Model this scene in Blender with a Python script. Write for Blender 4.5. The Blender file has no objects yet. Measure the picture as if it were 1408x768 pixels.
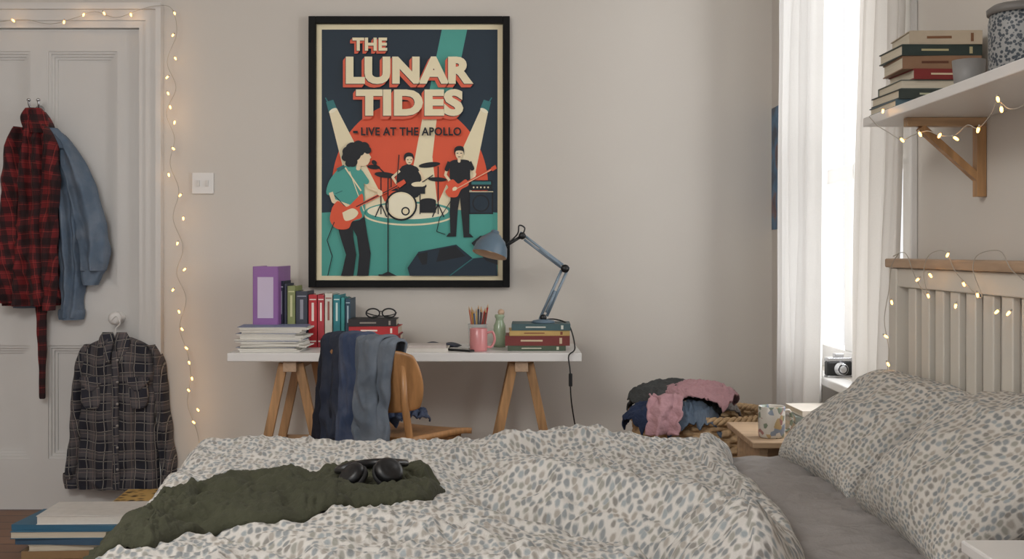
import bpy, bmesh, math, random
from mathutils import Vector, Matrix, noise, Euler
from mathutils.geometry import tessellate_polygon
random.seed(7)
F=1625.0; CZ=1.10
def P(px,py,d): return Vector(((px-704)*d/F, d, CZ-(py-345)*d/F))
def W(px,py,z):
    d=(CZ-z)*F/(py-345); return ((px-704)*d/F, d)
def nz(x,y,z=0.0): return noise.noise(Vector((x,y,z)))
def lin(c):
    r=[]
    for v in c[:3]:
        v/=255.0
        r.append(v/12.92 if v<=.04045 else ((v+.055)/1.055)**2.4)
    return (r[0],r[1],r[2],1.0)
def lerp(a,b,t): return a+(b-a)*t
def cr(pts,n=8):
    pts=[Vector(p) for p in pts]
    if len(pts)<3: 
        return [pts[0].lerp(pts[-1],i/n) for i in range(n+1)]
    out=[]
    for i in range(len(pts)-1):
        p0=pts[max(i-1,0)];p1=pts[i];p2=pts[i+1];p3=pts[min(i+2,len(pts)-1)]
        for k in range(n):
            t=k/n
            out.append(.5*((2*p1)+(p2-p0)*t+(2*p0-5*p1+4*p2-p3)*t*t+(3*p1-p0-3*p2+p3)*t*t*t))
    out.append(pts[-1]); return out
def crs(rows,v):
    n=len(rows)-1; x=min(max(v,0),.99999)*n; i=int(x); t=x-i
    p0=rows[max(i-1,0)];p1=rows[i];p2=rows[i+1];p3=rows[min(i+2,n)]
    return [.5*((2*b)+(c-a)*t+(2*a-5*b+4*c-d)*t*t+(3*b-a-3*c+d)*t**3) for a,b,c,d in zip(p0,p1,p2,p3)]

# ------------------------------------------------ materials
MATS={}
def sock(nt,i,v):
    if isinstance(v,(int,float)): i.default_value=v
    elif isinstance(v,(tuple,list)): i.default_value=v
    else: nt.links.new(v,i)
def math_(nt,op,a,b=None):
    n=nt.nodes.new('ShaderNodeMath'); n.operation=op
    sock(nt,n.inputs[0],a)
    if b is not None: sock(nt,n.inputs[1],b)
    return n.outputs[0]
def mixc(nt,f,a,b):
    n=nt.nodes.new('ShaderNodeMix'); n.data_type='RGBA'
    sock(nt,n.inputs[0],f); sock(nt,n.inputs[6],a); sock(nt,n.inputs[7],b)
    return n.outputs[2]
def base(name):
    m=bpy.data.materials.new(name); m.use_nodes=True
    nt=m.node_tree; b=nt.nodes['Principled BSDF']; return m,nt,b
def coords(nt,kind='Object',scale=(1,1,1)):
    t=nt.nodes.new('ShaderNodeTexCoord'); mp=nt.nodes.new('ShaderNodeMapping')
    nt.links.new(t.outputs[kind],mp.inputs[0]); mp.inputs['Scale'].default_value=scale
    return mp.outputs[0]
def noiset(nt,vec,scale,detail=3):
    n=nt.nodes.new('ShaderNodeTexNoise'); nt.links.new(vec,n.inputs['Vector'])
    n.inputs['Scale'].default_value=scale; n.inputs['Detail'].default_value=detail
    return n.outputs[0]
def bump(nt,b,h,strength,dist=.01):
    n=nt.nodes.new('ShaderNodeBump'); n.inputs['Strength'].default_value=strength; n.inputs['Distance'].default_value=dist
    nt.links.new(h,n.inputs['Height']); nt.links.new(n.outputs[0],b.inputs['Normal'])
def M(name,col,rough=.6,var=.08,scale=8,bp=.05,bs=80,metal=0,stretch=(1,1,1),emit=0,sheen=0,coat=0):
    if name in MATS: return MATS[name]
    m,nt,b=base(name); c=lin(col)
    v=coords(nt,'Object',stretch)
    n=noiset(nt,v,scale)
    d=tuple(x*(1-var*1.6) for x in c[:3])+(1,); l=tuple(min(1,x*(1+var)) for x in c[:3])+(1,)
    nt.links.new(mixc(nt,n,d,l),b.inputs['Base Color'])
    b.inputs['Roughness'].default_value=rough; b.inputs['Metallic'].default_value=metal
    if bp: bump(nt,b,noiset(nt,v,bs,4),bp)
    if emit:
        b.inputs['Emission Color'].default_value=c; b.inputs['Emission Strength'].default_value=emit
    if sheen: b.inputs['Sheen Weight'].default_value=sheen
    if coat: b.inputs['Coat Weight'].default_value=coat
    MATS[name]=m; return m
def wood(name,col,axis=0,rough=.45,dark=.55):
    if name in MATS: return MATS[name]
    m,nt,b=base(name); c=lin(col); st=[1,1,1]
    for i in range(3): st[i]=4 if i==axis else 40
    v=coords(nt,'Object',tuple(st)); n=noiset(nt,v,1.2,6)
    r=nt.nodes.new('ShaderNodeValToRGB'); nt.links.new(n,r.inputs[0])
    r.color_ramp.elements[0].position=.35; r.color_ramp.elements[1].position=.68
    r.color_ramp.elements[0].color=tuple(x*dark for x in c[:3])+(1,); r.color_ramp.elements[1].color=c
    nt.links.new(r.outputs[0],b.inputs['Base Color']); b.inputs['Roughness'].default_value=rough
    bump(nt,b,n,.08); MATS[name]=m; return m
def plaid(name,basec,bands,rough=.85):
    m,nt,b=base(name)
    t=nt.nodes.new('ShaderNodeTexCoord'); s=nt.nodes.new('ShaderNodeSeparateXYZ'); nt.links.new(t.outputs['UV'],s.inputs[0])
    col=lin(basec)
    for (per,off,wd,c,al) in bands:
        for ax in (0,1):
            fr=math_(nt,'FRACT',math_(nt,'ADD',math_(nt,'DIVIDE',s.outputs[ax],per),off+10))
            mk=math_(nt,'MULTIPLY',math_(nt,'LESS_THAN',fr,wd),al)
            col=mixc(nt,mk,col,lin(c))
    nt.links.new(col,b.inputs['Base Color']); b.inputs['Roughness'].default_value=rough
    bump(nt,b,noiset(nt,coords(nt,'Object'),300,2),.15,.003); b.inputs['Sheen Weight'].default_value=.05
    MATS[name]=m; return m
def denim(name,col,light=.35):
    m,nt,b=base(name); c=lin(col); v=coords(nt,'Object')
    n=noiset(nt,v,14,6); w=nt.nodes.new('ShaderNodeTexWave'); nt.links.new(v,w.inputs[0]); w.inputs['Scale'].default_value=120
    w.bands_direction='DIAGONAL'; w.inputs['Distortion'].default_value=1
    lc=tuple(lerp(x,.6,light) for x in c[:3])+(1,)
    r=nt.nodes.new('ShaderNodeMapRange'); nt.links.new(n,r.inputs[0]); r.inputs[1].default_value=.4; r.inputs[2].default_value=.75
    col1=mixc(nt,math_(nt,'MULTIPLY',r.outputs[0],.55),c,lc)
    col2=mixc(nt,math_(nt,'MULTIPLY',w.outputs[0],.15),col1,lc)
    nt.links.new(col2,b.inputs['Base Color']); b.inputs['Roughness'].default_value=.9
    bump(nt,b,noiset(nt,v,45,5),.5,.006); MATS[name]=m; return m
def duvet_mat(name,scale=70,basec=(208,204,198),bs_=.55):
    m,nt,b=base(name)
    v=coords(nt,'UV',(1,.85,1))
    dn=nt.nodes.new('ShaderNodeTexNoise'); nt.links.new(v,dn.inputs[0]); dn.inputs['Scale'].default_value=80
    vm=nt.nodes.new('ShaderNodeVectorMath'); vm.operation='MULTIPLY_ADD'; nt.links.new(dn.outputs[1],vm.inputs[0]); vm.inputs[1].default_value=(.007,.007,0); nt.links.new(v,vm.inputs[2])
    vo=nt.nodes.new('ShaderNodeTexVoronoi'); vo.voronoi_dimensions='2D'; nt.links.new(vm.outputs[0],vo.inputs['Vector'])
    vo.inputs['Scale'].default_value=scale; vo.inputs['Randomness'].default_value=.6
    r=nt.nodes.new('ShaderNodeMapRange'); nt.links.new(vo.outputs['Distance'],r.inputs[0]); r.inputs[1].default_value=.26; r.inputs[2].default_value=.52; r.inputs[3].default_value=1; r.inputs[4].default_value=0
    s=nt.nodes.new('ShaderNodeSeparateColor'); nt.links.new(vo.outputs['Color'],s.inputs[0])
    cr_=nt.nodes.new('ShaderNodeValToRGB'); cr_.color_ramp.interpolation='CONSTANT'; nt.links.new(s.outputs[0],cr_.inputs[0])
    e=cr_.color_ramp.elements; e[0].color=lin((112,122,128)); e[1].position=.25; e[1].color=lin((148,140,130))
    for p,c in ((.45,(94,104,110)),(.62,(130,130,120)),(.78,(132,144,150)),(.9,(104,100,95))):
        x=e.new(p); x.color=lin(c)
    f=math_(nt,'MULTIPLY',r.outputs[0],.74)
    nt.links.new(mixc(nt,f,lin(basec),cr_.outputs[0]),b.inputs['Base Color'])
    b.inputs['Roughness'].default_value=.9; b.inputs['Sheen Weight'].default_value=.05
    bump(nt,b,noiset(nt,v,38,6),bs_,.014); MATS[name]=m; return m

wall_m=M('wall_paint',(212,206,198),.9,.02,3,.03,150)
trim_m=M('trim_paint',(216,213,209),.45,.02,5,.02,40)
doorp=M('door_paint',(212,210,207),.5,.03,4,.03,40)
white=M('white_lacquer',(228,226,223),.35,.02,6,.01,60)
ceil_m=M('ceiling_paint',(228,226,222),.9,.02)
black=M('black_frame',(9,9,9),.55,.1)
black.node_tree.nodes['Principled BSDF'].inputs['Specular IOR Level'].default_value=.2
blackp=M('black_plastic',(16,16,18),.4,.1)
paper=M('paper',(226,222,213),.8,.05,60,.1,200)
pagem=M('page_edges',(212,202,182),.9,.18,10,.1,300,stretch=(1,1,60))
chrome=M('chrome',(190,190,192),.25,.05,metal=1)
cream=M('headboard_paint',(214,208,197),.5,.04,5,.03,40)
oak=wood('oak_x',(204,166,126),0); oaky=wood('oak_y',(190,160,132),1,.5,.75); oakz=wood('oak_z',(194,148,100),2)
palew=wood('pale_table',(192,162,130),0,.5,.72)
chairw=wood('chair_veneer',(186,136,88),2,.35,.65)
greysheet=M('grey_sheet',(150,145,142),.9,.06,20,.5,50,sheen=.05)
olive=M('olive_cloth',(68,69,52),.95,.22,12,.6,60)

# ------------------------------------------------ mesh builder
class MB:
    def __init__(s): s.v=[];s.f=[];s.mi=[];s.uv=[];s.sm=[]
    def add(s,verts,faces,m=0,uvs=None,smooth=True):
        o=len(s.v); s.v+= [tuple(v) for v in verts]
        s.uv+= list(uvs) if uvs else [(v[0],v[2]+v[1]) for v in verts]
        for f in faces: s.f.append(tuple(i+o for i in f)); s.mi.append(m); s.sm.append(smooth)
    def box(s,c,sz,m=0,rot=None):
        hx,hy,hz=[a/2 for a in sz]; c=Vector(c)
        vs=[Vector((x,y,z)) for z in(-hz,hz) for y in(-hy,hy) for x in(-hx,hx)]
        if rot is not None:
            R=rot if isinstance(rot,Matrix) else Euler(rot).to_matrix(); vs=[R@v for v in vs]
        vs=[v+c for v in vs]
        s.add(vs,[(0,2,3,1),(4,5,7,6),(0,1,5,4),(2,6,7,3),(0,4,6,2),(1,3,7,5)],m,smooth=False)
    def bar(s,p0,p1,w,t,m=0,up=(0,1,0)):
        p0=Vector(p0);p1=Vector(p1);d=(p1-p0);L=d.length;z=d.normalized();y=Vector(up);x=y.cross(z).normalized();y=z.cross(x)
        R=Matrix((x,y,z)).transposed(); s.box((p0+p1)/2,(w,t,L),m,R)
    def tube(s,pts,r,m=0,seg=8,closed=False,rf=None,caps=True):
        pts=[Vector(p) for p in pts]; n=len(pts); vs=[];up=None
        for i,p in enumerate(pts):
            a=pts[(i-1)%n] if (i>0 or closed) else p; b=pts[(i+1)%n] if (i<n-1 or closed) else p
            t=(b-a).normalized() if (b-a).length>1e-9 else Vector((0,0,1))
            if up is None:
                up=Vector((0,0,1)) if abs(t.z)<.9 else Vector((1,0,0))
            up=(up-t*up.dot(t)); up=up.normalized() if up.length>1e-6 else t.orthogonal().normalized()
            sd=t.cross(up); rr=r*(rf(i/(n-1)) if rf else 1)
            for k in range(seg):
                an=2*math.pi*k/seg; vs.append(p+up*math.cos(an)*rr+sd*math.sin(an)*rr)
        fs=[]
        for i in range(n if closed else n-1):
            j=(i+1)%n
            for k in range(seg): fs.append((i*seg+k,i*seg+(k+1)%seg,j*seg+(k+1)%seg,j*seg+k))
        if caps and not closed: fs.append(tuple(range(seg-1,-1,-1))); fs.append(tuple(range((n-1)*seg,n*seg)))
        s.add(vs,fs,m)
    def lathe(s,prof,c=(0,0,0),m=0,seg=32,R=None,caps=True):
        c=Vector(c);vs=[];fs=[]
        for (r,z) in prof:
            for k in range(seg):
                a=2*math.pi*k/seg; v=Vector((r*math.cos(a),r*math.sin(a),z))
                if R is not None: v=R@v
                vs.append(v+c)
        for i in range(len(prof)-1):
            for k in range(seg): fs.append((i*seg+k,i*seg+(k+1)%seg,(i+1)*seg+(k+1)%seg,(i+1)*seg+k))
        if caps and prof[0][0]>1e-3: fs.append(tuple(range(seg-1,-1,-1)))
        if caps and prof[-1][0]>1e-3: fs.append(tuple(range((len(prof)-1)*seg,len(prof)*seg)))
        s.add(vs,fs,m)
    def grid(s,fn,nu,nv,m=0,closeu=False,uvf=None,smooth=True):
        vs=[];uv=[];fs=[]; cu=nu if closeu else nu+1
        for j in range(nv+1):
            for i in range(cu):
                r=fn(i/nu,j/nv); vs.append(r[:3]); uv.append(r[3:5] if len(r)>=5 else (r[0],r[2]))
        for j in range(nv):
            for i in range(nu):
                a=j*cu+i; b=j*cu+(i+1)%cu; fs.append((a,b,b+cu,a+cu))
        s.add(vs,fs,m,uv,smooth)
    def build(s,name,mats,parent=None,loc=(0,0,0),rot=(0,0,0),bevel=0,solid=0,sub=0,weld=False,auto=False):
        me=bpy.data.meshes.new(name); me.from_pydata(s.v,[],s.f); me.update()
        if not isinstance(mats,(list,tuple)): mats=[mats]
        for m in mats: me.materials.append(m)
        for p,mi,sm in zip(me.polygons,s.mi,s.sm): p.material_index=mi; p.use_smooth=sm
        ul=me.uv_layers.new(name='UVMap')
        for l in me.loops: ul.data[l.index].uv=s.uv[l.vertex_index]
        o=bpy.data.objects.new(name,me); bpy.context.scene.collection.objects.link(o)
        o.location=loc; o.rotation_euler=rot
        if parent: o.parent=parent
        if solid:
            md=o.modifiers.new('s','SOLIDIFY'); md.thickness=solid; md.offset=0
        if bevel:
            md=o.modifiers.new('b','BEVEL'); md.width=bevel; md.segments=2; md.limit_method='ANGLE'; md.angle_limit=.7
        if sub:
            md=o.modifiers.new('u','SUBSURF'); md.levels=sub; md.render_levels=sub
        return o
def info(o,label,cat,group=None):
    o['label']=label; o['category']=cat
    if group: o['group']=group
    return o
def top(name,loc,label,cat,group=None,rot=(0,0,0)):
    e=bpy.data.objects.new(name,None); e.empty_display_size=.05
    bpy.context.scene.collection.objects.link(e); e.location=loc; e.rotation_euler=rot
    return info(e,label,cat,group)
def struct(o): o['kind']='structure'; return o
def box1(name,c,s,mat,parent=None,bevel=0,**k):
    b=MB(); b.box(c,s); return b.build(name,mat,parent,bevel=bevel,**k)
def span(b,x0,x1,y0,y1,z0,z1,m=0): b.box(((x0+x1)/2,(y0+y1)/2,(z0+z1)/2),(x1-x0,y1-y0,z1-z0),m)

# ------------------------------------------------ room
XR=1.10; YB=5.0; XL=-2.75; ZC=2.75; YN=-.8
DX0,DX1,DZ=-2.443,-1.566,2.045
b=MB()
span(b,XL-.1,DX0,YB,YB+.12,0,ZC); span(b,DX1,XR,YB,YB+.12,0,ZC); span(b,DX0,DX1,YB,YB+.12,DZ,ZC)
struct(b.build('wall_back',wall_m))
WY0,WY1,WZ0,WZ1=3.27,4.50,.68,2.5
b=MB()
span(b,XR,XR+.16,YN,WY0,0,ZC); span(b,XR,XR+.16,WY1,YB+.12,0,ZC); span(b,XR,XR+.16,WY0,WY1,0,WZ0); span(b,XR,XR+.16,WY0,WY1,WZ1,ZC)
struct(b.build('wall_right',wall_m))
struct(box1('wall_left',(XL-.05,(YN+YB)/2,ZC/2),(.1,YB-YN,ZC),wall_m))
struct(box1('ceiling',((XL+XR)/2,(YN+YB)/2,ZC+.05),(XR-XL+.3,YB-YN+.2,.1),ceil_m))
# floor
m,nt,bs=base('floor_boards'); v=coords(nt,'Object')
br=nt.nodes.new('ShaderNodeTexBrick'); nt.links.new(v,br.inputs[0]); br.inputs['Scale'].default_value=1
br.inputs['Brick Width'].default_value=1.2; br.inputs['Row Height'].default_value=.12; br.inputs['Mortar Size'].default_value=.004
br.inputs['Color1'].default_value=lin((152,108,76)); br.inputs['Color2'].default_value=lin((130,90,62)); br.inputs['Mortar'].default_value=lin((50,30,18))
n=noiset(nt,coords(nt,'Object',(3,40,1)),1.5,5)
nt.links.new(mixc(nt,math_(nt,'MULTIPLY',n,.5),br.outputs[0],lin((96,64,44))),bs.inputs['Base Color']); bs.inputs['Roughness'].default_value=.45
struct(box1('floor',((XL+XR)/2,(YN+YB)/2,-.05),(XR-XL+.3,YB-YN+.2,.1),m))
# baseboards
def bb(name,x0,x1,y0,y1,ax):
    b=MB()
    if ax=='x':
        span(b,x0,x1,YB-.02,YB-.0005,0.001,.16); span(b,x0,x1,YB-.013,YB-.0005,.16,.185)
    else:
        span(b,XR-.02,XR-.0005,y0,y1,0.001,.16); span(b,XR-.013,XR-.0005,y0,y1,.16,.185)
    struct(b.build(name,trim_m,bevel=.004))
bb('baseboard_back',-1.46,XR-.021,0,0,'x'); bb('baseboard_right',0,0,YN,YB-.021,'y')
# door trim
b=MB(); x0=DX1-.006; xl0=DX0+.006
for (a,c,t) in ((0,.03,.018),(.03,.075,.026),(.075,.098,.040)):
    span(b,x0+a,x0+c,YB-t,YB-.0005,0.001,DZ+c)
    span(b,xl0-a,x0+a,YB-t,YB-.0005,DZ+a-.004,DZ+c)
    span(b,xl0-c,xl0-a,YB-t,YB-.0005,0.001,DZ+c)
struct(b.build('trim_1',trim_m))
# door
door=top('door_1',((DX0+DX1)/2,5.03,0),'cream-white painted four-panel interior door','door'); door['kind']='structure'
cx=(DX0+DX1)/2; hw=(DX1-DX0)/2-.004
def zy(py): return CZ-(py-345)*5.0/F
b=MB(); yf=-.02; yb_=.02
rp=(P(65,0,5).x-cx, P(160,0,5).x-cx)
cols=[(rp[0],rp[1]),(-rp[1],-rp[0])]
zs=[(zy(395),zy(70)),(.22,zy(475))]
span(b,-hw,-rp[1],yf,yb_,.006,DZ-.008); span(b,rp[1],hw,yf,yb_,.006,DZ-.008); span(b,-rp[0],rp[0],yf,yb_,.006,DZ-.008)
for q in cols:
    for (z0,z1) in ((.006,zs[1][0]),(zs[1][1],zs[0][0]),(zs[0][1],DZ-.008)): span(b,q[0],q[1],yf,yb_,z0,z1)
    for (z0,z1) in zs:
        span(b,q[0],q[1],yf+.028,yb_-.005,z0,z1)
        for k,(o,t) in enumerate(((0,.006),(.011,.014),(.022,.022))):
            w=.011
            span(b,q[0]+o,q[0]+o+w,yf+t,yf+.029,z0+o,z1-o); span(b,q[1]-o-w,q[1]-o,yf+t,yf+.029,z0+o,z1-o)
            span(b,q[0]+o+w,q[1]-o-w,yf+t,yf+.029,z0+o,z0+o+w); span(b,q[0]+o+w,q[1]-o-w,yf+t,yf+.029,z1-o-w,z1-o)
b.build('door_panel',doorp,door)
kp=P(160,437,4.97); kR=Euler((math.pi/2,0,0)).to_matrix()
b=MB(); b.lathe([(.026,0),(.026,.006),(.012,.012),(.009,.03),(.02,.038),(.028,.052),(.027,.066),(.015,.076),(0.0001,.078)],(kp.x-cx,-.02,kp.z),0,24,kR)
o=b.build('door_knob',white,door); o['label']='white ceramic door knob'
# coat hook on door
hp=P(50,150,4.97)
hook=top('coat_hook',(hp.x,5.01,hp.z),'chrome double coat hook fixed on the door','hook')
b=MB(); b.lathe([(.02,0.001),(.02,.006),(.008,.012),(.007,.03)],(0,0,0),0,20,kR)
b.tube(cr([(0,-.025,0),(-.012,-.05,-.005),(-.02,-.065,.012),(-.02,-.07,.03)]),.005)
b.tube(cr([(0,-.025,0),(.012,-.05,-.005),(.02,-.065,.012),(.02,-.07,.03)]),.005)
for sx in(-.02,.02): b.lathe([(.0001,-.008),(.007,-.005),(.009,0),(.007,.005),(.0001,.008)],(sx,-.07,.035))
b.build('hook_body',chrome,hook)

# light switch
sp=P(279.5,252,5)
sw=top('light_switch',(sp.x,4.9995,sp.z),'white double rocker light switch plate on the wall','light switch')
box1('switch_plate',(0,-.005,0),(.092,.009,.09),white,sw,.003)
for sx in(-.018,.018):
    o=box1('rocker',(sx,-.0125,0),(.013,.006,.026),trim_m,sw,.001)

# window
win=top('window_1',(1.17,(WY0+WY1)/2,WZ0),'white painted sash window in the wall recess','window'); win['kind']='structure'
h=WZ1-WZ0; hwid=(WY1-WY0)/2
b=MB()
span(b,-.03,.03,-hwid+.001,-hwid+.06,.001,h-.001); span(b,-.03,.03,hwid-.10,hwid-.001,.001,h-.001)
span(b,-.03,.03,-hwid+.06,hwid-.10,h-.07,h-.001); span(b,-.03,.03,-hwid+.06,hwid-.10,.001,.08)
span(b,-.03,.03,.08,.17,.08,h-.07)
span(b,-.025,.025,-hwid+.06,.08,.66,.715); span(b,-.025,.025,.17,hwid-.10,.66,.715)
b.build('window_frame',white,win,bevel=.004)
m,nt,bs=base('pane_glass'); tr=nt.nodes.new('ShaderNodeBsdfTransparent'); gl=nt.nodes.new('ShaderNodeBsdfGlossy'); gl.inputs[1].default_value=.02
mx=nt.nodes.new('ShaderNodeMixShader'); mx.inputs[0].default_value=.05
nt.links.new(tr.outputs[0],mx.inputs[1]); nt.links.new(gl.outputs[0],mx.inputs[2]); nt.links.new(mx.outputs[0],nt.nodes['Material Output'].inputs[0]); paneg=m
box1('window_pane',(0.0,0,h/2),(.004,2*hwid-.13,h-.14),paneg,win)
b=MB(); span(b,1.035,1.139,WY0-.04,WY1+.04,.65,.679); struct(b.build('trim_3',white,bevel=.006))
b=MB(); span(b,XR-.02,XR-.0005,WY0-.07,WY0-.002,.68,WZ1+.07); span(b,XR-.02,XR-.0005,WY1+.002,WY1+.07,.68,WZ1+.07); span(b,XR-.02,XR-.0005,WY0-.002,WY1+.002,WZ1+.002,WZ1+.07)
struct(b.build('trim_2',trim_m,bevel=.004))
# curtains
def curt_mat(name,col,tl,see=0):
    m,nt,bs=base(name); bs.inputs['Base Color'].default_value=lin(col); bs.inputs['Roughness'].default_value=.9
    v=coords(nt,'Object',(60,60,60)); n=noiset(nt,v,4,3); bump(nt,bs,n,.1,.003)
    nt.links.new(mixc(nt,n,tuple(x*.93 for x in lin(col)[:3])+(1,),lin(col)),bs.inputs['Base Color'])
    t=nt.nodes.new('ShaderNodeBsdfTranslucent'); t.inputs[0].default_value=lin(col)
    mx=nt.nodes.new('ShaderNodeMixShader'); mx.inputs[0].default_value=tl
    nt.links.new(bs.outputs[0],mx.inputs[1]); nt.links.new(t.outputs[0],mx.inputs[2])
    tp=nt.nodes.new('ShaderNodeBsdfTransparent'); m2=nt.nodes.new('ShaderNodeMixShader'); m2.inputs[0].default_value=see
    nt.links.new(mx.outputs[0],m2.inputs[1]); nt.links.new(tp.outputs[0],m2.inputs[2])
    nt.links.new(m2.outputs[0],nt.nodes['Material Output'].inputs[0]); return m
def curtain(name,mat,top_,bot_,z0,z1,folds,amp,seed,label):
    def fn(u,v):
        z=lerp(z0,z1,v)
        xx=lerp(lerp(bot_[0][0],top_[0][0],v),lerp(bot_[1][0],top_[1][0],v),u)
        y=lerp(lerp(bot_[0][1],top_[0][1],v),lerp(bot_[1][1],top_[1][1],v),u)
        a=amp*(1.0-.3*v)*(.55+.9*abs(nz(u*3.5,seed,v*.8))*1.6); ph=u*folds*2*math.pi+2.6*nz(u*2.5,v*1.1,seed)
        xx+=a*math.sin(ph)+.3*a*math.sin(ph*2.3+seed)+.010*nz(u*9,v*2,seed+3)+.004*nz(u*26,v*3,seed)
        yy=y+.012*math.cos(ph)+.010*nz(u*4,v*3,seed+9)
        return (xx,yy,z,y,z)
    b=MB(); b.grid(fn,200,50); o=b.build(name,mat); info(o,label,'curtain'); return o
cs=curt_mat('sheer_white',(232,230,227),.17,.02); cl=curt_mat('linen_cream',(222,217,210),.17,.01)
curtain('curtain',cs,((1.0,3.76),(1.0,4.33)),((1.0,3.86),(1.0,4.39)),.52,2.38,7,.024,1,'sheer white long curtain hanging beside the window')
curtain('curtain',cl,((1.045,3.11),(.995,3.32)),((1.045,3.245),(1.0,3.50)),.52,2.38,3.6,.019,5,'cream linen curtain gathered beside the window')
rod=top('curtain_rod',(1.0,3.75,2.39),'slim metal curtain rod above the window','curtain rod')
b=MB(); b.tube([(0,-.95,0),(0,.9,0)],.01,seg=12); b.tube([(0,-.9,0),(.099,-.9,0)],.007); b.tube([(0,.88,0),(.099,.88,0)],.007)
b.build('rod',chrome,rod)
# dark poster on right wall
b=MB(); pm,nt,bs=base('dark_poster'); n=noiset(nt,coords(nt,'Object',(1,1,1)),9,4)
r=nt.nodes.new('ShaderNodeValToRGB'); nt.links.new(n,r.inputs[0]); e=r.color_ramp.elements; e[0].position=.35;e[0].color=lin((30,48,76)); e[1].position=.5; e[1].color=lin((60,116,156)); x=e.new(.6); x.color=lin((120,80,76)); x=e.new(.68); x.color=lin((40,52,80))
nt.links.new(r.outputs[0],bs.inputs['Base Color']); bs.inputs['Roughness'].default_value=.4
span(b,XR-.004,XR-.001,4.60,4.99,1.19,1.70); info(b.build('wall_poster',pm),'unframed dark blue poster pinned to the wall beside the curtain','poster')

# ------------------------------------------------ framed poster
pd=4.965
fp=top('framed_poster',(P(562.5,0,pd).x,4.9995,P(0,395,pd).z),'large black-framed band concert poster hanging on the wall','framed poster')
def L(px,py,y): v=P(px,py,pd); return (v.x-fp.location.x,y,v.z-fp.location.z)
b=MB()
x0,_,z1=L(424,22,0); x1,_,z0=L(701,395,0); w=.030
span(b,x0,x0+w,-.035,-.001,z0,z1); span(b,x1-w,x1,-.035,-.001,z0,z1); span(b,x0+w,x1-w,-.035,-.001,z1-w,z1); span(b,x0+w,x1-w,-.035,-.001,z0,z0+w)
b.build('picture_frame',black,fp,bevel=.002)
cols={'cream':(243,230,194),'navy':(24,44,60),'teal':(78,164,152),'teald':(44,110,112),'orange':(230,90,56),'shadow':(226,100,72),'ink':(14,20,28),'skin':(242,220,184),'pale':(250,242,214),'mid':(52,120,122)}
keys=list(cols); pmats=[M('print_'+k,cols[k],.6,.02,30,0) for k in keys]
pr=MB(); lay=[.0]
def depth():
    lay[0]+=.00009; return -.008-lay[0]
def poly(pts,c):
    y=depth(); vs=[L(p[0],p[1],y) for p in pts]
    tris=tessellate_polygon([[Vector((p[0],-p[1],0)) for p in pts]])
    pr.add(vs,[tuple(t) for t in tris],keys.index(c),smooth=False)
def rect(x0,y0,x1,y1,c): poly([(x0,y0),(x1,y0),(x1,y1),(x0,y1)],c)
def ell(x,y,rx,ry,c,n=36,rot=0,a0=0,a1=2*math.pi):
    full=abs(a1-a0-2*math.pi)<1e-6; k=n if full else n+1
    q=[]
    for i in range(k):
        a=a0+(a1-a0)*i/n; ex=rx*math.cos(a); ey=ry*math.sin(a); q.append((x+ex*math.cos(rot)-ey*math.sin(rot),y+ex*math.sin(rot)+ey*math.cos(rot)))
    poly(q,c)
def line(pts,w,c,w2=None):
    w2=w2 or w
    for i in range(len(pts)-1):
        (ax,ay),(bx,by)=pts[i],pts[i+1]; dx,dy=bx-ax,by-ay; l=math.hypot(dx,dy) or 1; nx,ny=-dy/l,dx/l
        t0=lerp(w,w2,i/(len(pts)-1))/2; t1=lerp(w,w2,(i+1)/(len(pts)-1))/2
        poly([(ax+nx*t0,ay+ny*t0),(bx+nx*t1,by+ny*t1),(bx-nx*t1,by-ny*t1),(ax-nx*t0,ay-ny*t0)],c)
        if w>2.5: ell(bx,by,t1,t1,c,12)
def sm(pts,n=5):
    q=[(p[0],p[1],0) for p in pts]; q=q+[q[0]]; return [(v.x,v.y) for v in cr(q,n)][:-1]
rect(433,31,692,386,'cream'); rect(441,39,684,379,'navy')
poly([(607,39),(642,39),(634,78),(588,240),(566,240)],'teal')
ell(563,256,108,118,'orange',60,0,math.pi,2*math.pi); rect(455,255,671,296,'orange')
poly([(441,262),(452,258),(462,262),(470,292),(441,292)],'navy')
poly([(668,262),(684,258),(684,294),(660,294)],'navy')
# beams
poly([(451,152),(461,146),(535,290),(488,300)],'cream'); poly([(662,146),(671,152),(642,292),(592,300)],'cream')
poly([(580,162),(600,162),(594,215),(602,290),(556,290)],'cream')
poly([(441,292),(500,288),(563,286),(630,288),(684,292),(684,379),(441,379)],'teal')
ell(562,292,66,18,'cream',48); ell(562,292,62.5,15.5,'teal',48); ell(560,290,56,11,'pale',40)
# lamps
for sx,fl in ((453,1),(669,-1)):
    poly([(sx-6*fl,139),(sx+4*fl,136),(sx+9*fl,148),(sx-2*fl,154)],'mid'); line([(sx-3*fl,140),(sx-7*fl,133)],1.6,'mid'); ell(sx+3.5*fl,151,6,2.6,'pale',18,-.5*fl)
# amps
rect(644,262,678,294,'ink'); rect(646,264,676,292,'navy'); ell(661,279,12,12,'ink'); ell(661,279,10,10,'navy')
rect(646,247,677,261,'ink'); rect(648,249,675,253,'mid'); 
for i in range(5): ell(651+i*5,257,1.2,1.2,'cream',10)
line([(645,263),(678,263)],1,'cream'); line([(644,246),(644,294)],1,'cream')
# drum kit
for x in (523,537,577,602): line([(x,242 if x!=602 else 228),(x,294)],1.4,'ink')
for x in (523,602): line([(x,280),(x-8,298)],1.6,'ink'); line([(x,280),(x+8,298)],1.6,'ink')
ell(529,240,15,4,'ink',24,.12); ell(590,226,15,3.6,'ink',24,-.12); ell(601,246,13,3,'ink',24,.05); ell(513,229,9,3,'ink',20,.1)
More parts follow.
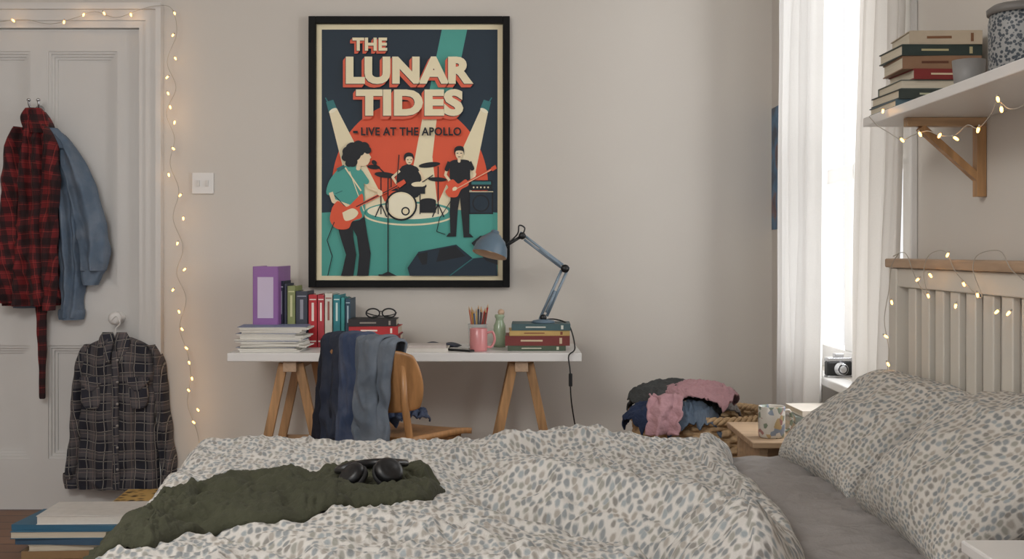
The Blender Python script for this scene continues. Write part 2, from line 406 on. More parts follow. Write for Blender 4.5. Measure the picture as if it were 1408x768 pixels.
# drummer
poly(sm([(552,228),(546,238),(547,256),(552,270),(574,270),(579,250),(575,232),(568,227),(560,225)]),'ink')
line([(549,234),(539,243),(545,252)],3.2,'skin'); line([(576,234),(583,246),(574,254)],3.2,'skin')
line([(545,252),(548,212)],1.3,'ink'); line([(574,254),(595,240)],1.3,'ink')
ell(562,219,4.8,6.6,'skin',20); poly(sm([(555,221),(555,213),(560,209),(567,211),(569,220),(566,215),(559,215)]),'ink')
line([(559,219),(561,219)],1,'ink'); line([(564,219),(566,219)],1,'ink'); line([(561,223),(564,223)],.8,'ink')
ell(575,255,11,5,'ink'); ell(575,253,10,3.6,'cream'); rect(566,256,584,266,'ink'); ell(540,262,9,4,'ink'); rect(532,262,548,270,'orange')
ell(588,276,11,4,'ink'); rect(577,276,599,292,'ink')
ell(551,282,22,21,'ink'); ell(551,282,19.5,18.5,'cream'); ell(551,282,17.5,16.5,'pale'); ell(557,290,6,6,'ink',24); ell(557,290,4,4,'cream',24)
# bassist
poly([(620,256),(618,290),(619,322),(627,322),(629,290),(632,270),(634,292),(637,323),(645,323),(645,285),(645,256)],'ink')
poly([(617,320),(627,320),(627,325),(613,325)],'ink'); poly([(637,321),(646,321),(651,326),(637,326)],'ink')
poly(sm([(618,222),(625,219),(640,219),(646,223),(646,240),(645,262),(620,262),(618,240)],4),'ink')
line([(616,226),(612,240),(621,252)],3.6,'skin'); line([(648,228),(653,239),(650,245)],3.6,'skin'); line([(618,222),(614,232)],6,'ink'); line([(645,222),(649,231)],6,'ink')
line([(631,215),(631,221)],4,'skin'); ell(631,210.5,5,7.6,'skin',20); poly(sm([(624.5,213),(624.5,204),(630,200),(637,202),(638,213),(636,207),(627,207)]),'ink')
line([(627.5,210),(630,210)],1,'ink'); line([(632.5,210),(635,210)],1,'ink'); line([(629.5,215),(633,215)],.9,'ink')
poly(sm([(612,252),(622,246),(630,252),(640,246),(644,254),(634,260),(628,270),(617,270),(612,263),(616,257)]),'orange'); line([(637,253),(678,231)],2.8,'orange'); poly([(675,230),(681,226),(683,231),(677,235)],'orange'); line([(622,262),(675,233)],.7,'cream'); ell(625,259,3.4,2.6,'cream',14,-.5)
line([(622,272),(604,300),(600,318),(612,322)],1,'ink')
# guitarist
poly([(460,298),(467,325),(475,350),(470,372),(468,379),(485,379),(489,350),(485,325),(484,308)],'ink')
poly([(476,298),(490,325),(493,350),(491,372),(490,379),(506,379),(509,348),(504,320),(500,294)],'ink')
poly(sm([(464,232),(476,227),(492,229),(498,238),(500,262),(499,298),(472,304),(462,300),(460,272),(448,266),(452,248)],4),'teal')
line([(454,264),(458,276),(485,286)],6,'skin'); line([(496,240),(508,258),(520,262)],4.6,'skin'); line([(494,236),(503,249)],8,'teal'); line([(460,266),(470,262)],1,'teald'); line([(459,268),(486,296)],1,'ink'); line([(480,235),(500,290)],1.2,'cream'); ell(489,288,5,4,'skin',16,.4)
line([(493,222),(492,231)],6,'skin')
poly([(492,203),(504,203),(507,208),(507,211),(510,216),(508,218),(508,221),(505,226),(499,228),(490,226),(488,214)],'skin')
for (x,y,r) in ((484,205,10),(492,201,8.5),(479,213,9),(500,202,7.5),(484,222,7),(477,208,7),(486,211,10),(505,206,5),(495,208,5.5),(474,216,5),(479,224,5)): ell(x,y,r,r,'ink',20)
poly([(462,231),(472,226),(474,230),(464,236)],'teald')
poly(sm([(456,285),(464,276),(476,284),(488,274),(497,266),(499,276),(494,286),(497,298),(484,304),(478,314),(462,314),(453,302)]),'orange')
poly(sm([(470,292),(484,286),(492,292),(486,300),(474,303)]),'cream'); line([(489,284),(548,254)],3.6,'orange'); line([(489,284),(546,255)],1.4,'ink'); poly([(545,252),(555,246),(558,251),(549,258)],'orange'); ell(522,265,3.6,4,'skin',14)
line([(474,230),(496,262)],2,'cream')
line([(533,242),(533,378)],1.6,'ink'); line([(533,378),(520,382-4)],2,'ink'); line([(533,242),(514,224)],1.8,'ink'); ell(514,223,4,3,'ink',16,.7); poly([(521,379),(545,379),(533,373)],'ink')
line([(459,305),(449,330),(456,352),(450,379)],1.2,'ink')
# monitor wedge
poly([(560,368),(575,346),(627,336),(650,355),(690-8,352),(684,379),(563,379)],'navy'); poly([(648,334),(660,324),(684,322),(684,364),(668,358)],'ink'); poly([(573,349),(626,338),(640,352),(580,364)],'ink'); poly([(588,346),(604,343),(598,366),(586,372)],'navy'); line([(650,355),(618,379)],1.5,'teald')
# text
def text_mesh(txt,off):
    cu=bpy.data.curves.new('t','FONT'); cu.body=txt; cu.offset=off; cu.size=1; cu.resolution_u=4; cu.space_character=1.06
    o=bpy.data.objects.new('t',cu); bpy.context.scene.collection.objects.link(o); bpy.context.view_layer.update()
    dg=bpy.context.evaluated_depsgraph_get(); me=o.evaluated_get(dg).to_mesh()
    vs=[v.co.copy() for v in me.vertices]; fs=[tuple(p.vertices) for p in me.polygons]
    o.evaluated_get(dg).to_mesh_clear(); bpy.data.objects.remove(o); bpy.data.curves.remove(cu)
    xs=[v.x for v in vs]; ys=[v.y for v in vs]
    a,b_,c,d=min(xs),max(xs),min(ys),max(ys)
    return [((v.x-a)/(b_-a),(v.y-c)/(d-c)) for v in vs],fs
def text(txt,x0,y0,x1,y1,c,off=.035,shadow=None,sd=4):
    vs,fs=text_mesh(txt,off)
    def put(dx,dy,col):
        y=depth(); pr.add([L(x0+(x1-x0)*u+dx,y1-(y1-y0)*v+dy,y) for u,v in vs],fs,keys.index(col),smooth=False)
    if shadow:
        k=sd*2
        for i in range(k,0,-1): put(i*.5*-.8,i*.5,shadow)
        put(-.7,.9,'ink')
    put(0,0,c)
text('THE',484,51,532,69,'cream',.040,'shadow',4)
text('LUNAR',475,77,651,115,'cream',.055,'shadow',5)
text('TIDES',489,122,637,159,'cream',.055,'shadow',5)
text('LIVE AT THE APOLLO',496,174.5,634,186,'ink',.026)
rect(485,179.4,491.5,182.8,'ink')
pr.build('poster_print',pmats,fp)

# ------------------------------------------------ desk
DT=.716
desk=top('desk',(P(556,0,4.45).x,4.68,0),'white table top on two wooden trestles against the wall','desk')
dx=desk.location.x; hw_=.668
box1('desktop',(0,0,DT-.016),(hw_*2,.46,.032),white,desk,.003)
for tc in (-.842,.036):
    c=tc-dx
    tr_=bpy.data.objects.new('trestle',None); bpy.context.scene.collection.objects.link(tr_); tr_.parent=desk; tr_.location=(c,0,0)
    box1('beam',(0,0,DT-.032-.021),(.05,.42,.04),oaky,tr_,.002)
    for yy in (-.17,.17):
        for s in (-1,1):
            b=MB(); b.bar((s*.03,yy,.672),(s*.172,yy,0.0),.034,.024); b.build('leg',oakz,tr_,bevel=.002)
        box1('stretcher',(0,yy+.02,.33),(.2,.014,.03),oak,tr_,.002)

# ------------------------------------------------ books
def book(loc,size,col,mode='flat',rz=0,label=None,group=None,name='book',band=None,pages=None,tilt=0):
    sx,sy,sz=size
    e=top(name,loc,label or 'book','book',group,(0,tilt,rz))
    cm=M('cover_%d_%d_%d'%col,col,.5,.10,30,.06,150)
    t=.0025; b=MB(); mats=[cm,M('band_%d_%d_%d'%(band or (220,210,190)),band or (220,210,190),.5,.03)]
    if mode=='flat':
        span(b,-sx/2,sx/2,-sy/2,sy/2,0,t); span(b,-sx/2,sx/2,-sy/2,sy/2,sz-t,sz); span(b,-sx/2,sx/2,-sy/2,-sy/2+t,t,sz-t)
        if band:
            span(b,-sx*.26,sx*.08,-sy/2-.0006,-sy/2,sz*.42,sz*.60,1); span(b,sx*.34,sx*.38,-sy/2-.0006,-sy/2,sz*.2,sz*.8,1)
        b.build('cover',mats,e,bevel=.0008)
        b=MB(); span(b,-sx/2+.003,sx/2-.003,-sy/2+t,sy/2-.003,t,sz-t); b.build('pages',pages or pagem,e)
    else:
        span(b,-sx/2,-sx/2+t,-sy/2,sy/2,0,sz); span(b,sx/2-t,sx/2,-sy/2,sy/2,0,sz); span(b,-sx/2+t,sx/2-t,-sy/2,-sy/2+t,0,sz)
        if band:
            span(b,-sx*.14,sx*.14,-sy/2-.0006,-sy/2,sz*.5,sz*.85,1); span(b,-sx*.4,sx*.4,-sy/2-.0006,-sy/2,sz*.1,sz*.13,1); span(b,-sx*.4,sx*.4,-sy/2-.0006,-sy/2,sz*.9,sz*.92,1)
        b.build('cover',mats,e,bevel=.0008)
        b=MB(); span(b,-sx/2+t,sx/2-t,-sy/2+t,sy/2-.003,.003,sz-.003); b.build('pages',pages or pagem,e)
    return e
D=4.72; s_=D/F
def up(px0,px1,pyt,col,label,band=None,d=D,sy=.16):
    x=((px0+px1)/2-704)*d/F; w=(px1-px0-.6)*d/F; zt=CZ-(pyt-345)*d/F
    return book((x,d+sy/2,DT),(w,sy,zt-DT),col,'up',label=label,group='books standing on the desk',band=band)
up(383.5,390,386,(30,36,58),'slim navy hardback standing upright on the desk',(180,180,190))
up(390.5,394.5,390,(60,64,80),'thin slate book standing upright on the desk')
up(395,406,393,(142,150,96),'olive green hardback standing upright on the desk',(210,210,160))
up(406.5,423,400,(58,62,74),'thick charcoal hardback standing upright on the desk',(150,150,160))
up(424,436,405,(190,40,48),'red paperback standing upright on the desk',(240,225,215))
up(436.5,446,405,(180,52,62),'crimson paperback standing upright on the desk',(245,235,225))
up(446.5,457,403,(214,208,196),'off-white paperback standing upright on the desk',(150,90,80))
up(458,468,405,(38,128,138),'teal paperback standing upright on the desk',(210,230,225))
up(468.5,474,409,(60,150,150),'thin turquoise book standing upright on the desk')
up(474.5,482,410,(38,70,90),'dark teal book standing upright on the desk',(180,200,210))
# binder
x=(365-704)*4.66/F; bw=35*4.66/F
e=top('ring_binder',(x,4.66+.13,DT),'purple lever arch file standing at the end of the books','binder')
pur=M('binder_purple',(146,98,162),.4,.05); b=MB(); zt=CZ-(366-345)*4.66/F-DT
span(b,-bw/2,-bw/2+.003,-.13,.13,0,zt); span(b,bw/2-.003,bw/2,-.13,.13,0,zt); span(b,-bw/2+.003,bw/2-.003,-.13,-.127,0,zt)
b.build('binder_cover',pur,e,bevel=.001)
box1('spine_label',(0,-.1312,zt*.62),(bw*.62,.001,zt*.5),M('lavender_label',(206,192,214),.6,.03),e)
b=MB(); b.lathe([(.008,0),(.011,.0),(.011,.003),(.008,.003)],(0,-.1305,zt*.22),0,24,kR); b.build('finger_ring',chrome,e)
b=MB(); span(b,-bw/2+.004,bw/2-.004,-.12,.12,.004,zt-.02); b.build('pages',paper,e)
# paper stack
z=DT
for i in range(15):
    t=random.uniform(.004,.009); w=random.uniform(.22,.27); e=top('paper_sheaf',(-1.0+random.uniform(-.02,.025)+.065,4.6+random.uniform(-.012,.012),z),'sheaf of loose white papers piled on the desk','papers','sheaves of paper piled on the desk',(0,0,random.uniform(-.12,.12)))
    b=MB(); b.box((0,0,t/2),(w,.17,t-.0006),0)
    if i%4==2: b.box((0,0,t-.0006),(w+.008,.175,.0012),1)
    b.build('sheets',[paper,M('folder_blue',(120,130,160),.6,.05)],e); z+=t
# horizontal stack under glasses
def flat(px0,px1,d,z,h,col,label,sy=.16,group='books stacked flat on the desk',band=None,rz=0,pages=None,name='book'):
    x=((px0+px1)/2-704)*d/F; w=(px1-px0)*d/F
    book((x,d+sy/2,z),(w,sy,h),col,'flat',rz,label,group,band=band,pages=pages,name=name); return z+h
z=DT; z=flat(476,552,4.66,z,.028,(176,170,160),'pale grey hardback lying flat on the desk',band=(110,60,60))
z=flat(472,550,4.66,z,.026,(120,36,40),'dark maroon paperback lying in a stack',band=(220,200,190),rz=.02)
z=flat(480,548,4.66,z,.033,(184,42,46),'bright red hardback lying in a stack',band=(240,225,215),rz=-.02)
z=flat(478,544,4.66,z,.028,(40,34,36),'black paperback on top of a book stack',band=(160,150,140),rz=.03); zg=z
# glasses
e=top('eyeglasses',((523-704)*4.7/F,4.72,zg),'black-framed eyeglasses folded on a book','glasses')
for sx in (-.032,.032):
    b=MB(); b.tube([(sx+.027*math.cos(a),0,.0215+.018*math.sin(a)) for a in [2*math.pi*i/24 for i in range(24)]],.003,seg=6,closed=True); b.build('rim',blackp,e)
b=MB(); b.tube(cr([(-.006,0,.025),(0,-.002,.029),(.006,0,.025)]),.0022,seg=6); b.build('bridge',blackp,e)
for s in(-1,1):
    b=MB(); b.tube(cr([(s*.059,0,.024),(s*.058,.03,.02),(s*.03,.05,.01),(-s*.04,.05+.006*s,.004)]),.0022,seg=6); b.build('temple',blackp,e)
# right stack
z=DT
z=flat(698,778,4.55,z,.020,(70,84,66),'dark green paperback lying in the stack under the lamp',sy=.18,band=(200,200,180))
z=flat(695,784,4.55,z,.038,(116,46,42),'maroon hardback lying in the stack under the lamp',sy=.18,band=(200,180,150),rz=-.015)
z=flat(700,783,4.55,z,.020,(190,158,96),'mustard book lying in the stack under the lamp',sy=.18,band=(120,60,40),rz=.02)
z=flat(704,785,4.55,z,.026,(66,92,96),'blue-green book on top of the stack under the lamp',sy=.18,band=(210,210,200),rz=-.02); zl=z
# notebook and phone
z=flat(556,616,4.5,DT,.014,(214,208,200),'white notebook lying at the desk edge',sy=.15,group='notebooks on the desk',name='notebook')
flat(560,612,4.51,z,.010,(200,190,184),'pale thin notebook on another notebook',sy=.13,group='notebooks on the desk',rz=.05,name='notebook')
e=top('smartphone',((634-704)*4.5/F,4.56,DT),'black smartphone lying on the desk','phone',rot=(0,0,.9)); box1('phone_body',(0,0,.004),(.07,.14,.008),blackp,e,.003); box1('screen',(0,0,.0083),(.062,.13,.0008),M('screen_glass',(10,12,16),.1,.02,bp=0),e)
e=top('notebook',((604-704)*4.75/F,4.76,DT),'dark navy notebook lying open at the back of the desk','notebook',rot=(0,0,-.15)); 
b=MB(); span(b,-.08,.08,-.06,.06,0,.003); b.build('cover',M('navy_cover',(34,42,62),.6),e,bevel=.001); b=MB(); b.grid(lambda u,v:(lerp(-.075,.075,u),lerp(-.055,.055,v),.004+.012*abs(math.sin(u*math.pi*2))*(1-.3*u)),20,4); b.build('pages',M('navy_leaf',(52,58,74),.7),e,solid=.002)
# pencil pot
e=top('pencil_pot',((657-704)*4.78/F,4.78,DT),'clear glass tumbler holding pencils','pencil pot')
glassm,nt,bs=base('clear_glass'); bs.inputs['Base Color'].default_value=(.85,.88,.87,1); bs.inputs['Roughness'].default_value=.1; bs.inputs['Alpha'].default_value=.45; bump(nt,bs,noiset(nt,coords(nt),60),.1)
b=MB(); b.lathe([(.0001,.001),(.036,.001),(.04,.09),(.037,.09),(.033,.008),(.0001,.008)],seg=28); b.build('pot',glassm,e)
px_=e.location
pc=[(180,60,50),(210,150,60),(60,60,70),(160,90,60),(200,120,90),(90,60,50),(210,180,120),(70,90,120)]
for i in range(12):
    a=i*2.4; rr_=.006+.012*(i%3)/2; q=top('pencil',(px_.x+rr_*math.cos(a),px_.y+rr_*math.sin(a),DT+.009),'coloured wooden pencil standing in the glass tumbler','pencil','pencils in the glass tumbler',(-.16*math.sin(a),.16*math.cos(a),0))
    c=pc[i%8]; h=.125+.03*random.random(); b=MB(); b.lathe([(.0001,0),(.0036,0),(.0036,h)],seg=6); b.build('shaft',M('pencil_%d'%(i%8),c,.4),q)
    b=MB(); b.lathe([(.0036,h),(.0008,h+.014),(.0001,h+.016)],seg=6); b.build('tip',M('pencil_tip',(214,176,130),.6),q)
# pink mug
def mug(loc,r,h,mat,label,rz=0,name='mug'):
    e=top(name,loc,label,'mug',rot=(0,0,rz))
    b=MB(); b.lathe([(.0001,0),(r*.88,0),(r*.96,.004),(r,.012),(r,h-.002),(r-.0015,h),(r-.004,h-.002),(r-.0045,.01),(.0001,.008)],seg=36); b.build('mug_body',mat,e)
    b=MB(); b.tube(cr([(r-.002,0,h*.8),(r+.02,0,h*.82),(r+.028,0,h*.5),(r+.016,0,h*.2),(r-.002,0,h*.2)]),.0048,seg=8); b.build('handle',mat,e); return e
mug(((658-704)*4.54/F,4.54,DT),.034,.088,M('pink_glaze',(208,136,136),.3,.04,coat=.3),'dusty pink ceramic mug on the desk',.0)
# green vase
e=top('vase',((687-704)*4.74/F,4.74,DT),'pale green glass bottle vase with a peach stopper','vase')
b=MB(); b.lathe([(.0001,0),(.024,0),(.026,.012),(.025,.05),(.024,.085),(.017,.1),(.015,.112),(.02,.122),(.018,.13),(.0001,.13)],seg=28); b.build('vase_body',M('green_glass',(160,178,150),.2,.05,coat=.4),e)
b=MB(); b.lathe([(.0001,.126),(.010,.128),(.014,.138),(.010,.149),(.0001,.152)],(.006,0,0),seg=20); b.build('stopper',M('peach',(206,176,150),.5),e)

# ------------------------------------------------ desk lamp
lb=P(747,443,4.62); lo=Vector((lb.x,4.62,zl))
lamp=top('desk_lamp',lo,'blue-grey swing-arm desk lamp standing on stacked books','desk lamp')
bl=M('lamp_blue',(96,116,132),.35,.05); bl2=M('lamp_arm',(132,148,162),.35,.05,metal=.1); bin_=M('lamp_inner',(206,176,148),.5,.04)
def LL(px,py,dy=0): v=P(px,py,4.62+dy); return v-lo
b=MB(); b.lathe([(.0001,0),(.045,0),(.045,.006),(.04,.01),(.014,.014),(.011,.03),(.0001,.03)],seg=32); b.build('base',bl,lamp)
el=LL(777,369); sh=LL(718,324); bs0=Vector((0,0,.02)); hd=LL(692,340)
b=MB()
off=Vector((.014,0,.006))
for q in (-1,1): b.tube([bs0+off*q,el+off*q],.0055,seg=8)
b.tube([bs0+Vector((.012,-.008,.02)),lerp(bs0,el,.55)+Vector((.0,-.008,0))],.006,0,8); b.build('lower_arm',bl2,lamp)
b=MB(); off=Vector((-.008,0,.014))
for q in (-1,1): b.tube([el+off*q,sh+off*q],.005,seg=8)
b.tube([lerp(el,sh,.1)+Vector((0,-.008,.0)),lerp(el,sh,.6)+Vector((0,-.008,0))],.006,0,8); b.build('upper_arm',bl2,lamp)
for p,r in ((el,.016),(sh,.014),(bs0,.013)):
    b=MB(); b.lathe([(.0001,-.014),(r,-.014),(r,.014),(.0001,.014)],p,0,20,kR); b.build('joint',blackp,lamp)
b=MB(); b.tube(cr([sh,sh+Vector((.01,0,.03)),sh+Vector((-.012,0,.04)),sh+Vector((-.02,0,.005)),hd]),.003,seg=8); b.tube([sh,hd],.006,seg=8); b.build('head_bracket',blackp,lamp)
sc=LL(673,350); Rs=Euler((math.radians(-12),math.radians(14),0)).to_matrix()
b=MB(); b.lathe([(.0001,.100),(.012,.100),(.016,.096),(.018,.086),(.022,.086),(.03,.078),(.048,.062),(.062,.038),(.068,.012),(.069,0)],sc,0,40,Rs,False)
b.lathe([(.069,0),(.066,0),(.064,.012),(.058,.036),(.045,.058),(.02,.078),(.0001,.08)],sc,1,40,Rs,False)
b.build('lamp_shade',[bl,bin_],lamp)
b=MB(); b.lathe([(.0001,.0),(.014,.003),(.019,.015),(.016,.03),(.01,.042),(.01,.06)],sc+Rs@Vector((0,0,.012)),0,20,Rs); o=b.build('light_bulb',M('pale_bulb',(250,226,196),.3,0,bp=0,emit=.25),lamp); o['label']='frosted bulb'
# cable
b=MB()
b.tube(cr([(0,.03,.01),(.05,.06,.01),(.1,-.02,-.01),(.115,-.16,-.085),P(782,489,4.435)-lo,P(784,510,4.425)-lo,P(785,545,4.43)-lo,P(790,580,4.5)-lo,P(797,610,4.6)-lo,P(800,640,4.7)-lo,(.17,.3,.01-lo.z)],6),.0028,seg=6)
b.build('power_cable',blackp,lamp)
b=MB(); q=P(784.5,522,4.425)-lo; b.box(q,(.014,.014,.05)); b.build('cable_switch',blackp,lamp,bevel=.004)

# ------------------------------------------------ chair
ch=top('dining_chair',(-.385,4.17,0),'bent plywood desk chair with clothes over its back','chair',rot=(0,0,-math.radians(30)))
def backy(x): return -.215+.05*(x/.2)**2
b=MB()
def fn(u,v):
    a=2*u-1; c=2*v-1
    x=.2*a*(1-.10*c*c); z=.665+.11*c*(1-.18*a**4)
    return (x,backy(x)-.02*c,z)
b.grid(fn,24,12); b.build('backrest',chairw,ch,solid=.012,sub=1)
b=MB()
def fs(u,v):
    a=2*u-1; c=2*v-1; k=1-.08*(a*a*c*c)
    return (.185*a*k*(1+.06*c),.185*c*k,.462+.008*a*a-.012*max(0,c)**3)
b.grid(fs,20,20); b.build('seat',chairw,ch,solid=.02)
for sx in(-1,1):
    b=MB(); b.tube([(sx*.15,-.155,.0),(sx*.15,-.165,.44),(sx*.14,-.19,.60),(sx*.14,-.195,.72)],.013,seg=10); b.build('back_leg',chairw,ch)
    b=MB(); b.tube([(sx*.17,.17,0),(sx*.15,.15,.43)],.014,seg=10,rf=lambda t:.7+.4*t); b.build('front_leg',chairw,ch)
b=MB(); b.box((0,0,.436),(.3,.3,.03)); b.build('seat_frame',chairw,ch,bevel=.004)
# drapes over the chair
def drape(b,x0,x1,zt,zf,zb,seed,thick=.035,flare=.0,n=5,shift=0,amp=1.0):
    Lf=zt-zf; Lb=zt-zb; tot=Lf+Lb+.06
    def fn(u,v):
        s=v*tot; a=2*u-1
        if s<Lf: z=zf+s; side=-1
        elif s<Lf+.06:
            th=(s-Lf)/.06*math.pi; z=zt+.014*math.sin(th); side=-math.cos(th)
        else: z=zt-(s-Lf-.06); side=1
        low=max(0,(zt-z)/Lf)
        x=lerp(x0,x1,u)+flare*a*low+shift*low+.025*nz(z*5,seed,seed)*low+.008*nz(a,z*14,seed)
        roll=(1-abs(a)**2.6)**.5 if abs(a)<1 else 0
        fold=math.sin(u*n+seed+nz(u*2,z*7,seed)*2.2)*.5+(1-2.2*abs(nz(x*26+z*6,z*9-x*8,seed)))*.8
        y=backy(max(-.2,min(.2,x)))+side*(thick-.022+.022*roll)+ side*.015*amp*fold*(.35+.8*low)*min(1,roll*2)
        if side<0: y-=.012*low
        z+= .016*nz(u*4,0,seed+4)*(1 if v<.1 or v>.9 else 0)
        if abs(side)<1 : z+=.010*nz(u*5,seed)
        return (x,y,z,x,z)
    b.grid(fn,44,90)
dj=denim('denim_dark',(28,38,58),.08); dm=denim('denim_mid',(44,60,90),.2); dg=denim('denim_grey',(88,98,110),.25); dl=denim('denim_light',(86,104,124),.25); dnv=M('navy_drill',(26,30,42),.95,.2,20,.4,60)
def garm(name,label,cat): return top(name,(-.345,4.165,0),label,cat,'clothes draped over the chair',(0,0,-math.radians(30)))
e=garm('trousers','near-black navy trousers draped over the chair back','trousers')
b=MB(); drape(b,-.265,-.19,.785,.38,.55,3.9,.036,0,4,-.035); b.build('trouser_leg',dnv,e,solid=.006)
b=MB(); drape(b,-.20,-.13,.79,.40,.55,5.2,.038,0,4,-.03); b.build('trouser_leg',dnv,e,solid=.006)
e=garm('jeans','dark indigo jeans draped over the chair back','jeans')
b=MB(); drape(b,-.245,-.12,.80,.41,.55,2.3,.053,.0,5,.0,1.3); b.build('trouser_leg',dj,e,solid=.006)
b=MB(); drape(b,-.14,-.03,.806,.39,.55,7.3,.058,.0,5,.01,1.3); b.build('trouser_leg',dm,e,solid=.006)
e=garm('jeans','faded grey-blue jeans draped over the chair back','jeans')
b=MB(); drape(b,-.05,.045,.800,.46,.60,5.1,.068,.0,4,-.01,1.3); b.build('trouser_leg',dg,e,solid=.006)
b=MB(); drape(b,.03,.085,.79,.42,.58,8.7,.05,.0,4,-.03); b.build('trouser_leg',dg,e,solid=.006)
def blob(name,loc,rx,ry,rz,seed,mat,label,cat,group=None,rot=0,fr=5,amp=.25,n=80,hang=.85):
    def fn(u,v):
        a=2*u-1;c=2*v-1; rr=a*a+c*c
        k=nz(a*fr*.4+seed,c*fr*.4,seed); r2=1-abs(nz(a*fr*.8+k*2+seed,c*fr*.45,seed+2))*2.4
        r3=1-abs(nz(a*fr*1.9+seed,c*fr*1.2+k*2,seed+5))*2.2
        z=rz*(1-hang*rr)+rz*amp*(r2*.9+.4*r3)
        s=1-.16*rr
        x=rx*a*s*(1+.10*k)+.14*rx*nz(c*2.0,rr,seed); y=ry*c*s*(1+.10*k)+.12*ry*nz(a*2.0,rr,seed+7)
        return (x,y,z,x,y)
    b=MB(); b.grid(fn,n,n); o=b.build(name,mat,None,loc,(0,0,rot),solid=.006); info(o,label,cat,group); return o
blob('jeans',(-.365,4.13,.492),.09,.08,.05,3.3,dm,'blue jeans crumpled on the chair seat','jeans',None,.4,3,.3,50,.45)

# ------------------------------------------------ garments on door
def garment(b,rows,d,y0,bulge,seed,nfold=3.5,amp=.014,m=0,nu=96,nv=80,uvo=0,creases=1.0):
    rr=[(r[0],r[1],r[2]) for r in rows]
    def fn(u,v):
        y,xl,xr=crs(rr,v); t=2*math.pi*u; uu=.5-.5*math.cos(t); sgn=math.sin(t)
        pl=P(xl,y,d); pr_=P(xr,y,d); x=lerp(pl.x,pr_.x,uu); z=pl.z
        wd=(pr_.x-pl.x)
        x+=.012*min(1,wd/.1)*nz(z*14,seed+(0 if uu<.5 else 5))*abs(2*uu-1)
        if t>math.pi: yy=y0-.004
        else:
            w=abs(sgn)**.55
            f=math.sin(uu*nfold*2*math.pi+seed+1.8*nz(uu*2,z*3,seed))*.5+(1-2*abs(nz(x*16,z*3.5,seed)))*.75
            f+=creases*((1-2.4*abs(nz(x*13+z*6,z*8-x*5,seed+3)))*.5+.22*nz(x*30,z*24,seed))
            yy=y0-.006-w*(bulge+amp*f)
        return (x,yy,z,x+uvo+.012*nz(x*9,z*5,seed)+uvo*z*2,z+uvo*.7+.014*nz(x*9+5,z*6,seed))
    b.grid(fn,nu,nv,m,closeu=True)
def G(name,rows,mat,parent,y0,bulge,seed,d=4.93,nfold=3.5,amp=.014,label=None,**k):
    b=MB(); garment(b,rows,d,y0,bulge,seed,nfold,amp,**k); o=b.build(name,mat,parent)
    if label:o['label']=label
    return o
def Tl(name,label,cat): return top(name,(0,0,0),label,cat)
redp=plaid('red_plaid',(110,22,26),[(.06,0,.45,(14,8,12),.70),(.06,.2,.05,(160,56,50),.45),(.03,.5,.06,(12,8,10),.5)])
plb=[(.080,0,.42,(108,102,102),.38),(.080,.15,.035,(226,218,206),.8),(.080,.62,.03,(206,196,184),.7),(.080,.78,.025,(150,128,120),.5),(.040,.3,.10,(12,13,18),.6)]
bwp=plaid('dark_plaid',(32,33,44),plb)
bwp2=plaid('dark_plaid_trim',(42,43,54),plb)
def shift_empty(e,v):
    e.location=v
    for c in bpy.data.objects:
        if c.parent==e: c.location=-Vector(v)
# denim jacket
dk=Tl('denim_jacket','light blue denim jacket hanging from the door hook','jacket')
G('jacket_body',[(172,46,66),(195,52,90),(240,62,104),(300,68,108),(360,76,110),(405,78,110),(437,78,106)],dl,dk,5.0,.040,2.1,nfold=2.5,amp=.026)
G('sleeve',[(184,64,84),(205,76,102),(245,88,122),(290,97,136),(330,103,145),(358,106,144),(372,108,140)],dl,dk,4.985,.045,7.7,nfold=1.5,amp=.030)
b=MB(); garment(b,[(370,107,141),(378,108,136),(392,112,129)],4.93,4.984,.048,2.1,1,.006); b.build('cuff',dl,dk)
G('jacket_tail',[(395,18,50),(410,14,52),(424,12,50)],dl,dk,5.0,.03,4.4,nfold=1.5)
b=MB(); garment(b,[(426,75,109),(432,75,109),(440,76,108)],4.93,4.998,.050,2.1,2.5,.008); b.build('waistband',dl,dk)
b=MB(); garment(b,[(176,60,78),(190,66,92),(204,78,98)],4.93,4.945,.018,5.1,1,.006); b.build('collar',dl,dk)
shift_empty(dk,P(90,437,4.97))
# red plaid shirt
rs=Tl('flannel_shirt','red and black plaid flannel shirt hanging from the door hook','shirt')
G('shirt_body',[(152,44,56),(165,38,64),(190,26,74),(215,16,80),(260,12,80),(310,6,79),(360,6,78),(400,0,80),(420,2,78)],redp,rs,4.985,.080,1.3,nfold=3,amp=.034,uvo=.03)
G('sleeve',[(176,26,40),(205,12,36),(240,8,36),(290,4,30),(350,0,32),(400,-4,26),(416,-1,24)],redp,rs,4.920,.03,6.1,nfold=1,amp=.026,uvo=.09)
G('sleeve',[(172,58,68),(200,62,82),(250,62,85),(310,58,82),(370,60,82),(410,62,80),(426,64,78)],redp,rs,4.920,.028,9.1,nfold=1,amp=.022,uvo=-.07)
G('collar',[(150,40,60),(160,34,68),(172,34,72),(184,40,66)],redp,rs,4.905,.022,3.3,nfold=1.5,amp=.008,uvo=.14)
G('belt_strip',[(405,44,62),(440,46,60),(480,48,60),(520,50,58),(545,50,58),(549,52,57)],redp,rs,4.97,.012,8.1,nfold=.5,amp=.004)
shift_empty(rs,P(42,549,4.97))
